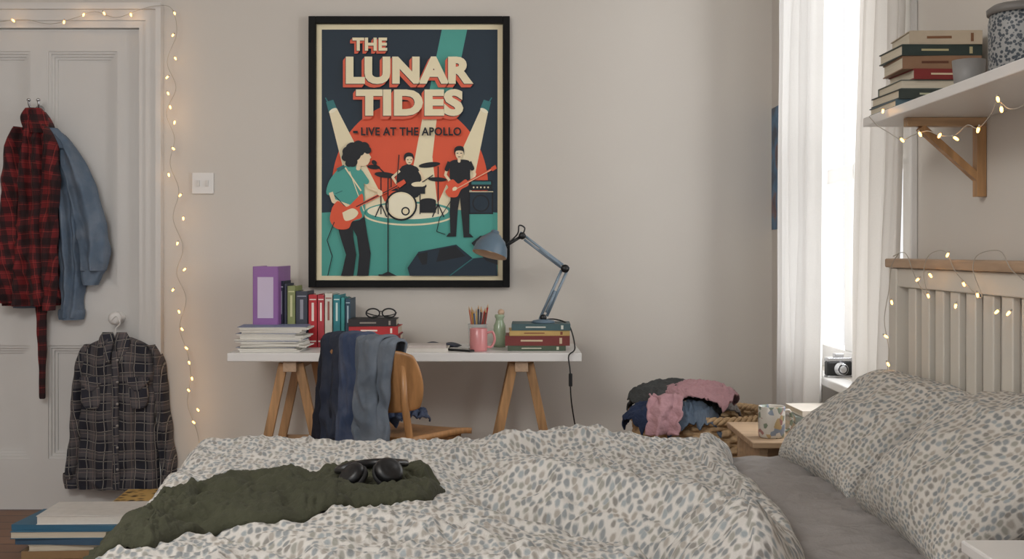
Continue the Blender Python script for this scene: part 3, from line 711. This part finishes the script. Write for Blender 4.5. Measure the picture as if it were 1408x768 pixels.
# hanging plaid shirt
hg=Tl('clothes_hanger','white plastic clothes hanger hooked over the door knob','hanger')
b=MB(); hh=[P(*q) for q in ((159,452,4.94),(165,444,4.935),(160,434,4.93),(153,440,4.93))]
b.tube(cr([P(158,466,4.945)]+hh,6),.003,seg=6); b.tube(cr([P(118,484,4.945),P(140,472,4.945),P(158,466,4.945),P(178,472,4.945),P(204,484,4.945)],6),.005,seg=8); b.build('hanger_body',white,hg)
shift_empty(hg,P(158,484,4.945))
ps=Tl('plaid_shirt','dark navy and white plaid shirt hanging on a hanger','shirt')
G('shirt_body',[(464,142,176),(472,124,196),(482,112,208),(505,110,210),(560,108,213),(620,106,216),(655,104,218),(672,106,216)],bwp,ps,4.97,.045,1.9,nfold=3,amp=.019)
G('sleeve',[(474,112,128),(486,103,122),(510,98,118),(550,94,114),(600,90,110),(640,87,106),(658,85,105)],bwp,ps,4.993,.046,4.9,nfold=1,amp=.018,uvo=.05)
G('sleeve',[(474,194,210),(486,200,218),(510,204,224),(550,209,228),(600,213,233),(640,217,238),(658,219,239)],bwp,ps,4.993,.046,9.2,nfold=1,amp=.018,uvo=-.05)
for rw in ([(652,83,107),(661,82,107),(672,84,106)],[(654,218,241),(664,218,242),(674,219,240)]): G('cuff',rw,bwp2,ps,4.994,.055,2.2,nfold=.5,amp=.003,uvo=.04,creases=0)
G('collar',[(456,143,157),(466,138,159),(480,141,157),(497,149,154)],bwp2,ps,4.918,.016,2.2,nfold=.5,amp=.002,uvo=.15,creases=0,nu=40,nv=30)
G('collar',[(456,163,177),(466,161,182),(480,163,179),(497,166,171)],bwp2,ps,4.918,.016,2.9,nfold=.5,amp=.002,uvo=-.15,creases=0,nu=40,nv=30)
G('placket',[(482,156,166),(560,156,166),(620,157,167),(671,158,168)],bwp2,ps,4.922,.020,2.9,nfold=.5,amp=.002,uvo=.025,creases=.3,nu=24)
for a,c in ((114,144),(177,206)):
    G('pocket',[(522,a,c),(530,a,c),(550,a,c),(560,(a+c)/2-9,(a+c)/2+9)],bwp2,ps,4.922,.020,2.9,nfold=.5,amp=.003,uvo=.03,creases=.3,nu=40,nv=30)
    G('pocket_flap',[(517,a-1,c+1),(524,a-1,c+1),(536,(a+c)/2-4,(a+c)/2+4)],bwp2,ps,4.912,.016,1,nfold=.5,amp=.002,uvo=.05,creases=0,nu=40,nv=20)
btn=M('shirt_button',(150,144,140),.3)
for y in (495,525,555,585,615,645):
    b=MB(); b.lathe([(.0001,0),(.0055,0),(.0055,.003),(.0001,.003)],P(161.5,y,4.895),0,12,kR); b.build('button',btn,ps)
shift_empty(ps,P(162,673,4.96))

# ------------------------------------------------ bed
RC=.06; YF=3.17; YNr=1.92
def foot(y): return -.66-.14*(min(max(y,1.8),3.3)-2)/1.2
def xedge(y):
    t=(y-1.95)/1.2
    return .475+.12*min(1,max(0,t)**.8)+.03*math.sin(t*6)+.012*nz(y*6,0,3)
RID=[([(.0,3.04),(.08,3.08),(.2,3.07)],.06,.026),([(-.02,3.02),(.15,3.04),(.35,3.03),(.54,2.93)],.10,.028),
 ([(.02,2.50),(.12,2.42),(.22,2.33),(.33,2.21),(.385,2.05),(.39,1.8)],.060,.072),
 ([(.0,2.66),(.16,2.60),(.30,2.52),(.44,2.38),(.50,2.2)],.035,-.040),
 ([(.02,2.76),(.2,2.78),(.38,2.72),(.54,2.60)],.06,.020),
 ([(-.06,2.40),(.06,2.29),(.17,2.18),(.25,2.04),(.26,1.8)],.028,-.055),
 ([(-.4,2.36),(-.2,2.2),(-.02,2.06),(.08,1.86)],.06,.018),
 ([(-.62,2.42),(-.40,2.36),(-.2,2.24),(-.05,2.18)],.025,-.018),
 ([(-.6,2.9),(-.4,2.82),(-.15,2.88)],.07,.018),([(-.5,2.7),(-.25,2.62),(-.05,2.66)],.05,.018),
 ([(-.7,2.98),(-.45,2.97),(-.2,3.02)],.03,-.018),([(-.62,2.2),(-.45,2.1),(-.3,1.9)],.025,-.020)]
RID=[([tuple(v)[:2] for v in cr([(p[0],p[1],0) for p in q],5)],w,h) for q,w,h in RID]
def seg_d(p,a,b):
    ax,ay=a;bx,by=b;px,py=p; dx,dy=bx-ax,by-ay; t=max(0,min(1,((px-ax)*dx+(py-ay)*dy)/(dx*dx+dy*dy+1e-9)))
    return math.hypot(px-ax-t*dx,py-ay-t*dy)
def duv_h(x,y):
    h=.580
    wx=x+.10*nz(x*4,y*4,1); wy=y+.10*nz(x*4,y*4,8)
    h+=.009*nz(x*4,y*4,2)
    h+=.009*(1-2.6*abs(nz(wx*6,wy*5,5)))
    c_=wx*.6+wy*.8; s_2=-wx*.8+wy*.6
    h+=.0095*(1-2.5*abs(nz(c_*15,s_2*7,9)))
    h+=.0065*(1-2.5*abs(nz(wx*24+wy*10,wy*24-wx*6,4)))
    h+=.0028*(1-2.3*abs(nz(wx*46,wy*40,14)))
    for pts,w,a in RID:
        d=min(seg_d((x,y),pts[i],pts[i+1]) for i in range(len(pts)-1))
        if d<3*w: h+=a*math.exp(-(d/w)**2)
    return h
def wrap(t,r=RC):
    if t>=0: return 0,0
    L_=r*math.pi/2
    if -t<L_: th=-t/r; return r*math.sin(th), r*(1-math.cos(th))
    return r+.0, r+(-t-L_)
SHT=.545
def duvS(a,y,off=0,hf=duv_h):
    yy=y; dzb=0
    if y>YF: o_,dzb=wrap(YF-y); yy=YF+o_
    elif y<YNr: o_,dzb=wrap(y-YNr); yy=YNr-o_
    f=foot(yy); ox,dza=wrap(a)
    x=f+max(a,0)-ox
    h=hf(x,yy)
    e=xedge(yy); t=e-x
    if t<.08:
        k=math.sqrt(max(0,1-(1-max(0,t)/.08)**2)); h=SHT+.002+(h+.012-SHT)*k
    dz=max(dza,dzb)
    if dza>RC*.8: x-= .02*nz(yy*9,dza*2,4)+.012*(dza-RC)+off
    if dzb>RC*.8: yy+= (.02*nz(x*9,dzb*2,4)+.012)*(1 if y>YF else -1)
    return (x,yy,h-dz+off)
dm_=duvet_mat('duvet_print')
def fd(u,v):
    y=lerp(1.6,3.50,v); yy=min(max(y,YNr),YF)
    a=lerp(-.34,xedge(yy)-foot(yy),u**1.0)
    p=duvS(a,y); return (p[0],p[1],p[2],a,y)
b=MB(); b.grid(fd,370,360); 
o=b.build('duvet',dm_); info(o,'rumpled cream duvet with blue-grey leaf dab print','duvet')
bed=top('bed',(.18,2.55,0),'double bed with cream slatted wooden headboard','bed')
bx,by=bed.location.x,bed.location.y
box1('mattress',((-.71+1.0)/2-bx,2.54-by,.41),(1.71,1.24,.24),M('mattress_fabric',(200,195,188),.9),bed,.03)
b=MB(); span(b,-.72-bx,1.01-bx,1.90-by,3.18-by,.2,.289); b.build('bed_frame',cream,bed,bevel=.005)
for x in(-.66,.96):
    for y in(1.95,3.13): box1('leg',(x-bx,y-by,.1),(.05,.05,.2),cream,bed,.003)
b=MB(); hx=1.045-bx
span(b,hx-.022,hx+.022,3.15-by,3.21-by,0,1.055); span(b,hx-.022,hx+.022,1.86-by,1.92-by,0,1.055)
span(b,hx-.016,hx+.016,1.92-by,3.15-by,1.005,1.055); span(b,hx-.016,hx+.016,1.92-by,3.15-by,.40,.47)
y=3.15-.06
while y>1.96:
    span(b,hx-.009,hx+.009,y-.055-by,y-by,.47,1.005); y-=.098
o=b.build('headboard',cream,bed,bevel=.003); o['label']='cream painted slatted headboard'
o=box1('headboard_cap',(hx,2.535-by,1.068),(.06,1.37,.024),oaky,bed,.004); o['label']='natural wood top rail'
# sheet
def fsh(u,v):
    x=lerp(-.2,1.0,u); y=lerp(1.905,3.18,v)
    z=SHT-.002+.006*nz(x*8,y*8,3)+.011*(1-2.5*abs(nz(x*5+y*3,y*9-x*4,7)))+.006*(1-2.2*abs(nz(x*14+y*6,y*20,1)))
    ed=min(3.18-y,y-1.905,1.0-x)
    if ed<.04: z-=.05*(1-ed/.04)**2
    return (x,y,z,x,y)
b=MB(); b.grid(fsh,180,180); o=b.build('bed_sheet',greysheet); info(o,'wrinkled grey fitted sheet covering the mattress','bed sheet')
# pillows
pm_=duvet_mat('pillow_print',76,(202,197,189),.3)
def pillow(loc,rot,hx,hy,ht,seed,label):
    b=MB()
    def fn(side):
        def g(u,v):
            a=math.sin((2*u-1)*math.pi/2); c=math.sin((2*v-1)*math.pi/2)
            t=((max(0,1-a**2)**.5)*(max(0,1-c**2)**.5))**.72
            x=hx*a*(1-.07*(1-c*c)*abs(a)); y=hy*c*(1-.06*(1-a*a)*abs(c))
            edge=1-t
            w=.009*(1-2.2*abs(nz(a*2.2+seed,c*3,seed)))+.014*edge*(1-2*abs(nz(a*4+seed,c*7+a*3,seed+3)))+.012*nz(a*1.6,c*1.6,seed)
            z=side*(ht*t+w*t**.5)
            if side<0: z*=.5
            return (x,y,z,hx*1.25*(2*u-1)+seed,hy*1.2*(2*v-1)+side)
        return g
    b.grid(fn(1),80,110); b.grid(fn(-1),40,50)
    o=b.build('pillow',pm_,None,loc,rot); info(o,label,'pillow','pillows on the bed')
pillow((.885,2.90,.655),(.0,-math.radians(36),.07),.190,.26,.095,1.5,'patterned pillow leaning against the headboard beside the curtain')
pillow((.892,2.24,.668),(0,-math.radians(36),-.05),.20,.295,.11,4.2,'patterned pillow leaning against the headboard nearer the white table')

# olive jacket on bed
jr=[(604,662,608,674),(578,654,590,686),(530,654,560,692),(475,655,500,696),(430,652,455,704),(375,654,400,712),(315,662,335,718),(262,674,275,724),(220,688,237,734),(192,704,210,748)]
rowsw=[]
for r in jr:
    a_=W(r[0],r[1],.60); b_=W(r[2],r[3],.60); rowsw.append([a_[0],a_[1],b_[0],b_[1]])
def soft_h(x,y):
    e_=.018
    return max(duv_h(x,y),duv_h(x+e_,y)-.003,duv_h(x-e_,y)-.003,duv_h(x,y+e_)-.003,duv_h(x,y-e_)-.003)
def jf(u,v):
    uu=u*1.18
    r=crs(rowsw,min(uu,1)); x=lerp(r[0],r[2],v); y=lerp(r[1],r[3],v)
    y+=.035*nz(u*7,v*1.2,3)*(1 if uu<1 else .5)*min(1,u*5); x+=.02*nz(u*4,v*2,9)
    a=x-foot(y)
    if uu>1: a-= (uu-1)*.95
    k=nz(u*6,v*3,2)
    def rg(t): return 1-2.4*abs(t)
    fold=.010*rg(nz(u*9+k,v*2.2+k*2,6))+.008*rg(nz(u*19+v*6,v*4+k*2,2))+.003*rg(nz(u*40+v*8,v*12,8))
    ed=min(v,1-v)*2
    if a<0: fold*=.35
    edge=math.sqrt(max(0,1-(1-min(1,ed*7))**2))*min(1,u*14)
    p=duvS(a,y,-.003+.016*edge+fold*min(1,ed*4)*min(1,u*8),soft_h)
    return (p[0],p[1],p[2],x,y)
b=MB(); b.grid(jf,230,80); jk=top('jacket',(-.3,2.5,.6),'olive green jacket crumpled across the duvet','jacket')
b.build('jacket_body',olive,jk,solid=.004).location=(.3,-2.5,-.6)
b=MB(); sl=[]
for (px,py) in ((588,670),(555,674),(510,682),(450,692),(400,702),(345,708)):
    x,y=W(px,py,.60); p=duvS(x-foot(y),y,.014); sl.append(p)
b.tube(cr(sl,16),.030,seg=18,rf=lambda t:.5+.5*min(1,t*2.5))
o=b.build('sleeve',olive,jk,(.3,-2.5,-.6))
for v in o.data.vertices:
    c=v.co; q=nz(c.x*18,c.y*18,c.z*18)*.012; q2=.006*(1-2.4*abs(nz(c.x*38,c.y*22,3))); bz=duv_h(c.x,c.y)+.018; v.co=Vector((c.x,c.y+q,bz+(c.z-bz)*.30+q*.5+(q2 if c.z>bz else 0)))
# headphones
hx_,hy_=W(517,664,.615); hz=max(duv_h(hx_+i*.04,hy_+j*.04) for i in(-1,0,1) for j in(-1,0,1))+.016
hp_=top('headphones',(hx_,hy_,hz),'black over-ear headphones lying on the jacket','headphones',rot=(0,0,.1))
for (c,R) in (((.026,-.005,.026),Euler((math.radians(46),math.radians(8),.3)).to_matrix()),((-.050,-.006,.018),Euler((math.radians(30),math.radians(-38),-.2)).to_matrix())):
    b=MB(); b.lathe([(.0001,.016),(.013,.016),(.016,.014),(.020,.0145),(.028,.010),(.031,.003),(.030,-.004)],c,0,28,R); b.build('ear_cup',blackp,hp_)
    b=MB(); b.lathe([(.012,-.004),(.029,-.003),(.033,-.009),(.030,-.017),(.019,-.019),(.014,-.010)],c,0,28,R); b.build('ear_pad',M('ear_pad_leather',(34,33,34),.7),hp_)
b=MB(); b.tube(cr([(-.060,.01,.024),(-.082,.045,.020),(-.06,.09,.020),(-.01,.115,.022),(.045,.09,.026),(.062,.05,.032),(.04,.01,.040)],8),.005,seg=10,rf=lambda t:1+1.0*math.sin(t*math.pi)); b.build('headband',blackp,hp_)

# ------------------------------------------------ near bedside table
e=top('bedside_table',(.89,1.655,0),'white bedside table standing beside the bed','bedside table')
box1('tabletop',(0,0,.64),(.38,.38,.02),white,e,.004); b=MB(); span(b,-.18,.18,-.18,.18,.42,.63); b.build('drawer_box',white,e,bevel=.003)
for x in(-.16,.16):
    for y in(-.16,.16): box1('leg',(x,y,.21),(.03,.03,.42),white,e,.002)
e=top('dish',(.86,1.75,.65),'round black dish on the white bedside table','dish')
b=MB(); b.lathe([(.0001,0),(.05,0),(.075,.010),(.078,.016),(.074,.016),(.05,.006),(.0001,.005)],seg=40); b.build('dish_body',blackp,e)

# ------------------------------------------------ far nightstand
NZ=.54
e=top('nightstand',(.895,3.67,0),'small pale wooden nightstand between bed and wall','nightstand')
box1('tabletop',(0,0,NZ-.009),(.38,.42,.018),palew,e,.003); b=MB(); span(b,-.15,.15,-.10,.17,.40,NZ-.018); b.build('drawer_box',palew,e,bevel=.003)
for x in(-.15,.15):
    for y in(-.16,.16): box1('leg',(x,y,(NZ-.018)/2),(.026,.026,NZ-.018),palew,e,.002)
# patterned mug
m,nt,bs=base('floral_mug'); vo=nt.nodes.new('ShaderNodeTexVoronoi'); nt.links.new(coords(nt),vo.inputs[0]); vo.inputs['Scale'].default_value=70
s=nt.nodes.new('ShaderNodeSeparateColor'); nt.links.new(vo.outputs['Color'],s.inputs[0]); r=nt.nodes.new('ShaderNodeValToRGB'); r.color_ramp.interpolation='CONSTANT'; nt.links.new(s.outputs[0],r.inputs[0])
e_=r.color_ramp.elements; e_[0].color=lin((196,190,180)); e_[1].position=.5; e_[1].color=lin((116,126,108))
for p_,c_ in ((.64,(156,112,108)),(.74,(126,136,150)),(.84,(196,190,180)),(.93,(176,152,112))): x=e_.new(p_); x.color=lin(c_)
nt.links.new(r.outputs[0],bs.inputs['Base Color']); bs.inputs['Roughness'].default_value=.3; MATS['floral_mug']=m
mug(((1061-704)*3.56/F,3.56,NZ),.040,.094,m,'white floral-patterned mug on the nightstand',.3)
z=NZ
book((.955,3.71,z),(.17,.2,.028),(196,186,170),'flat',.1,'cream hardback lying on the nightstand','books on the nightstand',band=(120,110,100)); z+=.028
book((.96,3.71,z),(.16,.19,.024),(140,150,144),'flat',-.12,'grey-green book lying on the nightstand','books on the nightstand'); z+=.024
book((.965,3.72,z),(.16,.19,.018),(222,214,202),'flat',.05,'white paperback on top of the nightstand books','books on the nightstand')

# ------------------------------------------------ laundry basket
bc=Vector((.715,4.46,0)); wk=M('wicker',(200,168,128),.7,.35,60,.4,120)
e=top('laundry_basket',bc,'round woven wicker laundry basket filled with clothes','laundry basket')
def fb(u,v):
    t=2*math.pi*u; row=int(v*22); r=.19+.065*v; r+=.009*math.sin(t*22+(math.pi if row%2 else 0))+.003*math.sin(v*22*2*math.pi)
    return (r*math.cos(t),.9*r*math.sin(t),.005+.475*v,u,v)
b=MB(); b.grid(fb,176,110,closeu=True); b.lathe([(.0001,.004),(.19,.004)],seg=40); b.build('basket_body',wk,e,solid=.006)
b=MB()
for k in range(3):
    b.tube([((.262+.009*math.cos(a*22+k*2.1))*math.cos(a),.9*(.262+.009*math.cos(a*22+k*2.1))*math.sin(a),.490+.009*math.sin(a*22+k*2.1)) for a in [2*math.pi*i/160 for i in range(160)]],.009,seg=6,closed=True)
b.build('rim',wk,e)
gr='clothes heaped in the laundry basket'
pk=M('pink_knit',(190,148,154),.95,.1,30,.5,90,sheen=.1); dk2=M('charcoal_knit',(70,72,72),.95,.15,30,.5,90); nv=M('navy_cotton',(40,54,84),.9,.15,30,.4,80)
blob('sweater',(.61,4.48,.525),.20,.16,.075,1.7,dk2,'charcoal grey sweater heaped in the wicker basket','sweater',gr,.2,4,.20,110)
blob('jeans',(.65,4.29,.465),.14,.10,.075,6.4,dl,'washed blue jeans spilling from the wicker basket','jeans',gr,.1,4,.22,110)
blob('t_shirt',(.51,4.36,.468),.10,.11,.065,9.4,nv,'navy shirt spilling over the basket rim','shirt',gr,.3,4,.22)
blob('cardigan',(.77,4.50,.495),.09,.11,.045,12.4,M('grey_knit',(138,132,128),.95,.1,30,.5,90),'light grey cardigan in the wicker basket','cardigan',gr,.3,4,.2)
blob('towel',(.69,4.36,.548),.165,.12,.062,4.9,pk,'dusty pink towel lying over the heaped clothes','towel',gr,-.45,4.5,.22,120,.75)
def ps_(u,v):
    x=lerp(.49,.61,v)+.02*nz(v*3,u*5,4)-.02*u
    z=lerp(.58,.44,u**1.2)+.012*(1-2*abs(nz(u*4,v*5,2))); y=4.22-.04*math.sin(u*2)+.012*math.sin(v*9+u*2)
    return (x,y,z,x,z)
b=MB(); b.grid(ps_,30,30); o=b.build('towel',pk,solid=.006); info(o,'dusty pink towel end hanging over the basket rim','towel',gr)

# ------------------------------------------------ floor books
z=0.0; gr='books piled on the floor'
fx=-1.58
for i,(h,w,sy,c,lb_,dxx,rz) in enumerate(((.028,.36,.26,(150,120,84),'tan hardback at the bottom of the floor pile',.0,.05),(.022,.34,.25,(190,180,160),'pale paperback in the floor pile',.01,.09),(.024,.37,.27,(60,90,116),'slate blue hardback in the floor pile',-.01,-.03),(.026,.40,.28,(70,116,142),'blue hardback in the floor pile',-.015,.03),(.020,.38,.26,(56,106,134),'thin blue book in the floor pile',-.02,-.05),(.032,.34,.24,(226,222,216),'thick white book on top of the floor pile',.04,.04))):
    book((fx+dxx,4.36,z),(w,sy,h),c,'flat',rz+math.pi*(i%2),lb_,gr,pages=paper if i==5 else None); z+=h
z=0
pb,nt,bs=base('patterned_cover'); vo=nt.nodes.new('ShaderNodeTexVoronoi'); nt.links.new(coords(nt),vo.inputs[0]); vo.inputs['Scale'].default_value=26
r=nt.nodes.new('ShaderNodeValToRGB'); nt.links.new(vo.outputs['Distance'],r.inputs[0]); e_=r.color_ramp.elements; e_[0].color=lin((60,40,30)); e_[0].position=.2; e_[1].color=lin((206,170,104)); e_[1].position=.5
nt.links.new(r.outputs[0],bs.inputs['Base Color'])
for i,(h,w,c,lb_) in enumerate(((.045,.3,(190,160,120),'beige hardback under the patterned book'),(.045,.29,(150,80,50),'rust brown hardback on the floor'),(.044,.3,(176,140,90),'patterned gold and brown book'))):
    e=book((-1.42+.01*i,4.68,z),(w,.26,h),c,'flat',.06*i-.05,lb_,'books beside the skirting board'); z+=h
    if i==2:
        for q in e.children:
            if q.name.startswith('cover'): q.data.materials[0]=pb

# ------------------------------------------------ shelf
sh_=top('wall_shelf',(XR-.0005,2.28,1.41),'white wall shelf on wooden triangular brackets','shelf')
box1('shelf_board',(-.1115,0,.011),(.222,1.35,.022),white,sh_,.002)
for y in (2.75,1.85):
    br_=bpy.data.objects.new('bracket',None); bpy.context.scene.collection.objects.link(br_); br_.parent=sh_; br_.location=(0,y-2.28,0)
    box1('bracket_arm',(-.092,0,-.0105),(.184,.028,.02),oak,br_,.001)
    box1('bracket_upright',(-.0115,0,-.102),(.022,.028,.163),oakz,br_,.001)
    b=MB(); b.bar((-.15,0,-.022),(-.018,0,-.14),.016,.026); b.build('bracket_brace',oakz,br_)
ST=1.432
z=ST; gr='books stacked on the wall shelf'
for (h,w,sy,c,dxx,dy,lb_,bd,rz) in ((.018,.2,.2,(84,106,116),-.002,.03,'thin blue-grey book in the shelf stack',(190,190,180),0),(.022,.2,.19,(56,64,60),.0,.02,'dark green book in the shelf stack',(190,190,160),.03),(.022,.19,.17,(112,118,110),.003,.01,'sage book in the shelf stack',None,math.pi),(.024,.165,.16,(130,44,42),.014,.0,'red paperback in the shelf stack',(210,190,160),.05),(.03,.18,.16,(140,106,80),.004,0,'tan hardback in the shelf stack',(90,50,30),-.03),(.026,.185,.16,(40,54,50),.000,.0,'deep green hardback in the shelf stack',(180,170,130),.02),(.032,.165,.16,(186,170,148),.014,0,'beige book on top of the shelf stack',(120,80,50),-.05)):
    book((.985+dxx,2.79+dy,z),(w,sy,h),c,'flat',rz,lb_,gr,band=bd); z+=h
e=top('cup',(.955,2.47,ST),'small grey stoneware cup on the shelf','cup')
b=MB(); b.lathe([(.0001,0),(.022,0),(.03,.02),(.034,.066),(.031,.066),(.026,.02),(.0001,.006)],seg=28); b.build('cup_body',M('grey_stoneware',(140,138,136),.5),e)
m,nt,bs=base('speckled_glaze'); vo=nt.nodes.new('ShaderNodeTexVoronoi'); nt.links.new(coords(nt),vo.inputs[0]); vo.inputs['Scale'].default_value=150
r=nt.nodes.new('ShaderNodeMapRange'); nt.links.new(vo.outputs['Distance'],r.inputs[0]); r.inputs[1].default_value=.42;r.inputs[2].default_value=.55
nt.links.new(mixc(nt,r.outputs[0],lin((58,66,74)),lin((150,150,148))),bs.inputs['Base Color']); bs.inputs['Roughness'].default_value=.5
e=top('storage_jar',(.968,2.25,ST),'speckled blue-grey ceramic jar with a lid on the shelf','jar')
b=MB(); b.lathe([(.0001,0),(.05,0),(.057,.01),(.058,.1),(.055,.118),(.0001,.118)],seg=36); b.build('jar_body',m,e)
b=MB(); b.lathe([(.0001,.118),(.06,.118),(.061,.128),(.05,.136),(.0001,.14)],seg=36); b.build('lid',M('jar_lid',(112,108,104),.5),e)

# camera on sill
ce=top('camera',(1.09,3.95,.679),'vintage black and silver film camera on the window sill','camera',rot=(0,0,.1))
box1('camera_body',(0,0,.030),(.085,.032,.046),blackp,ce,.004); b=MB(); b.box((0,0,.060),(.085,.03,.013)); b.build('top_plate',chrome,ce,bevel=.002)
box1('viewfinder',(0,0,.0735),(.03,.026,.014),chrome,ce,.002); box1('base_plate',(0,0,.0035),(.085,.03,.007),chrome,ce,.001)
b=MB(); b.lathe([(.022,0),(.022,.01),(.019,.012),(.019,.028),(.017,.03)],(0,-.015,.03),0,28,kR); b.build('lens_barrel',chrome,ce); b=MB(); b.lathe([(.0165,.028),(.0165,.031),(.008,.029),(.0001,.028)],(0,-.015,.03),0,28,kR); b.build('lens_glass',M('lens_glass',(14,16,24),.08,.02,bp=0),ce)

# ------------------------------------------------ string lights
wirem=M('fairy_wire',(176,168,156),.5); bulbm=M('fairy_bulb',(255,180,92),.4,0,bp=0,emit=8)
def fairy(path,bulbs,label,lightp=.0,every=2,sc_=1.0):
    pts=cr(path,7); c=pts[len(pts)//2]
    e=top('string_lights',c,label,'string lights')
    b=MB(); b.tube([p-c for p in pts],.0012*sc_,seg=5); b.build('wire',wirem,e)
    first=None
    for i,q in enumerate(bulbs):
        if first is None:
            b=MB(); b.lathe([(.0001,-.008*sc_),(.0022*sc_,-.007*sc_),(.0033*sc_,-.003*sc_),(.0033*sc_,.002*sc_),(.0022*sc_,.005*sc_)],seg=10); b.lathe([(.0022*sc_,.005*sc_),(.0022*sc_,.011*sc_)],seg=8,m=1)
            first=b.build('light_bulb',[bulbm,wirem],e,q-c); o=first
        else:
            o=first.copy(); o.parent=e; o.location=q-c; bpy.context.scene.collection.objects.link(o)
        o.rotation_euler=(random.uniform(-.6,.6),random.uniform(-.9,.9),0)
        if lightp and i%every==0:
            l=bpy.data.lights.new('glow','POINT'); l.energy=lightp; l.color=(1,.62,.30); l.shadow_soft_size=.012
            lo_=bpy.data.objects.new('bulb_glow',l); bpy.context.scene.collection.objects.link(lo_); lo_.parent=e; lo_.location=q-c+Vector((0,-.014,0))
def on(pts,d): return [P(x,y,d) for x,y in pts]
dd_=4.945
path=[(-20,34),(0,30),(35,27),(70,33),(105,24),(130,16),(160,24),(190,14),(215,8),(236,12),(243,45),(230,85),(242,120),(229,155),(240,190),(234,225),(246,262),(238,300),(252,340),(243,375),(256,410),(247,450),(258,485),(262,520),(258,555),(270,590),(275,614)]
bl1=[(18,28),(88,30),(115,20),(143,18),(180,20),(238,48),(241,80),(231,128),(240,168),(238,204),(232,240),(248,268),(252,300),(244,334),(254,370),(238,398),(246,428),(250,452),(256,478),(260,498),(264,520),(259,536),(272,563),(266,580),(274,612),(240,18),(234,147),(230,106)]
fairy(on(path,dd_),on(bl1,dd_-.006),'warm white fairy lights draped around the door frame',.030,2,1.1)
def onx(pts,X): return [Vector((X,X*F/(px-704),CZ-(py-345)*X/(px-704))) for px,py in pts]
X1=.868
fairy(onx([(1195,160),(1206,172),(1222,182),(1240,192),(1255,186),(1275,180),(1292,186),(1312,186),(1330,172),(1345,176),(1362,158),(1372,140),(1390,150),(1412,140),(1430,100)],X1),onx([(1214,152),(1240,192),(1265,184),(1292,186),(1314,190),(1345,178),(1377,150),(1372,136)],X1-.006),'warm white fairy lights hanging from the shelf edge',.004,2,.85)
X2=1.003
fairy(onx([(1228,352),(1245,348),(1258,380),(1275,408),(1270,375),(1278,350),(1300,346),(1315,375),(1350,410),(1338,372),(1345,350),(1375,345),(1392,372),(1430,400)],X2),onx([(1262,384),(1276,406),(1279,378),(1314,420),(1344,405),(1303,350),(1371,428),(1387,430),(1325,390)],X2-.006),'warm white fairy lights wound over the headboard rail',.004,2,.85)
X3=.962
fairy(onx([(1236,348),(1226,365),(1222,400),(1216,440),(1222,480),(1219,520)],X3),onx([(1226,415),(1218,462),(1221,500)],X3-.008),'warm white fairy lights trailing down the curtain',.003,2,.85)

# ------------------------------------------------ lights
def area(name,loc,rot,sx,sy,e,col):
    l=bpy.data.lights.new(name,'AREA'); l.shape='RECTANGLE'; l.size=sx; l.size_y=sy; l.energy=e; l.color=col
    o=bpy.data.objects.new(name,l); bpy.context.scene.collection.objects.link(o); o.location=loc; o.rotation_euler=rot; return o
area('daylight',(1.9,3.9,1.7),(0,math.radians(90),0),2.2,2.6,118,(.96,.98,1))
area('fill_light',(-1.5,1.0,2.7),(math.radians(42),0,0),1.5,1.2,68,(1,.98,.945))  # added soft fill from overhead to brighten the room, no real fixture here
w=bpy.data.worlds.new('World'); bpy.context.scene.world=w; w.use_nodes=True
w.node_tree.nodes['Background'].inputs[0].default_value=(.98,.985,1,1); w.node_tree.nodes['Background'].inputs[1].default_value=1.05
# camera
c=bpy.data.cameras.new('cam'); co=bpy.data.objects.new('cam',c); bpy.context.scene.collection.objects.link(co)
co.location=(0,0,CZ); co.rotation_euler=(math.pi/2,0,0); c.sensor_width=36; c.lens=F/1408*36; c.shift_y=-39/1408; c.clip_start=.02
bpy.context.scene.camera=co
vs=bpy.context.scene.view_settings; vs.view_transform='Standard'; vs.look='None'; vs.exposure=0; vs.gamma=1
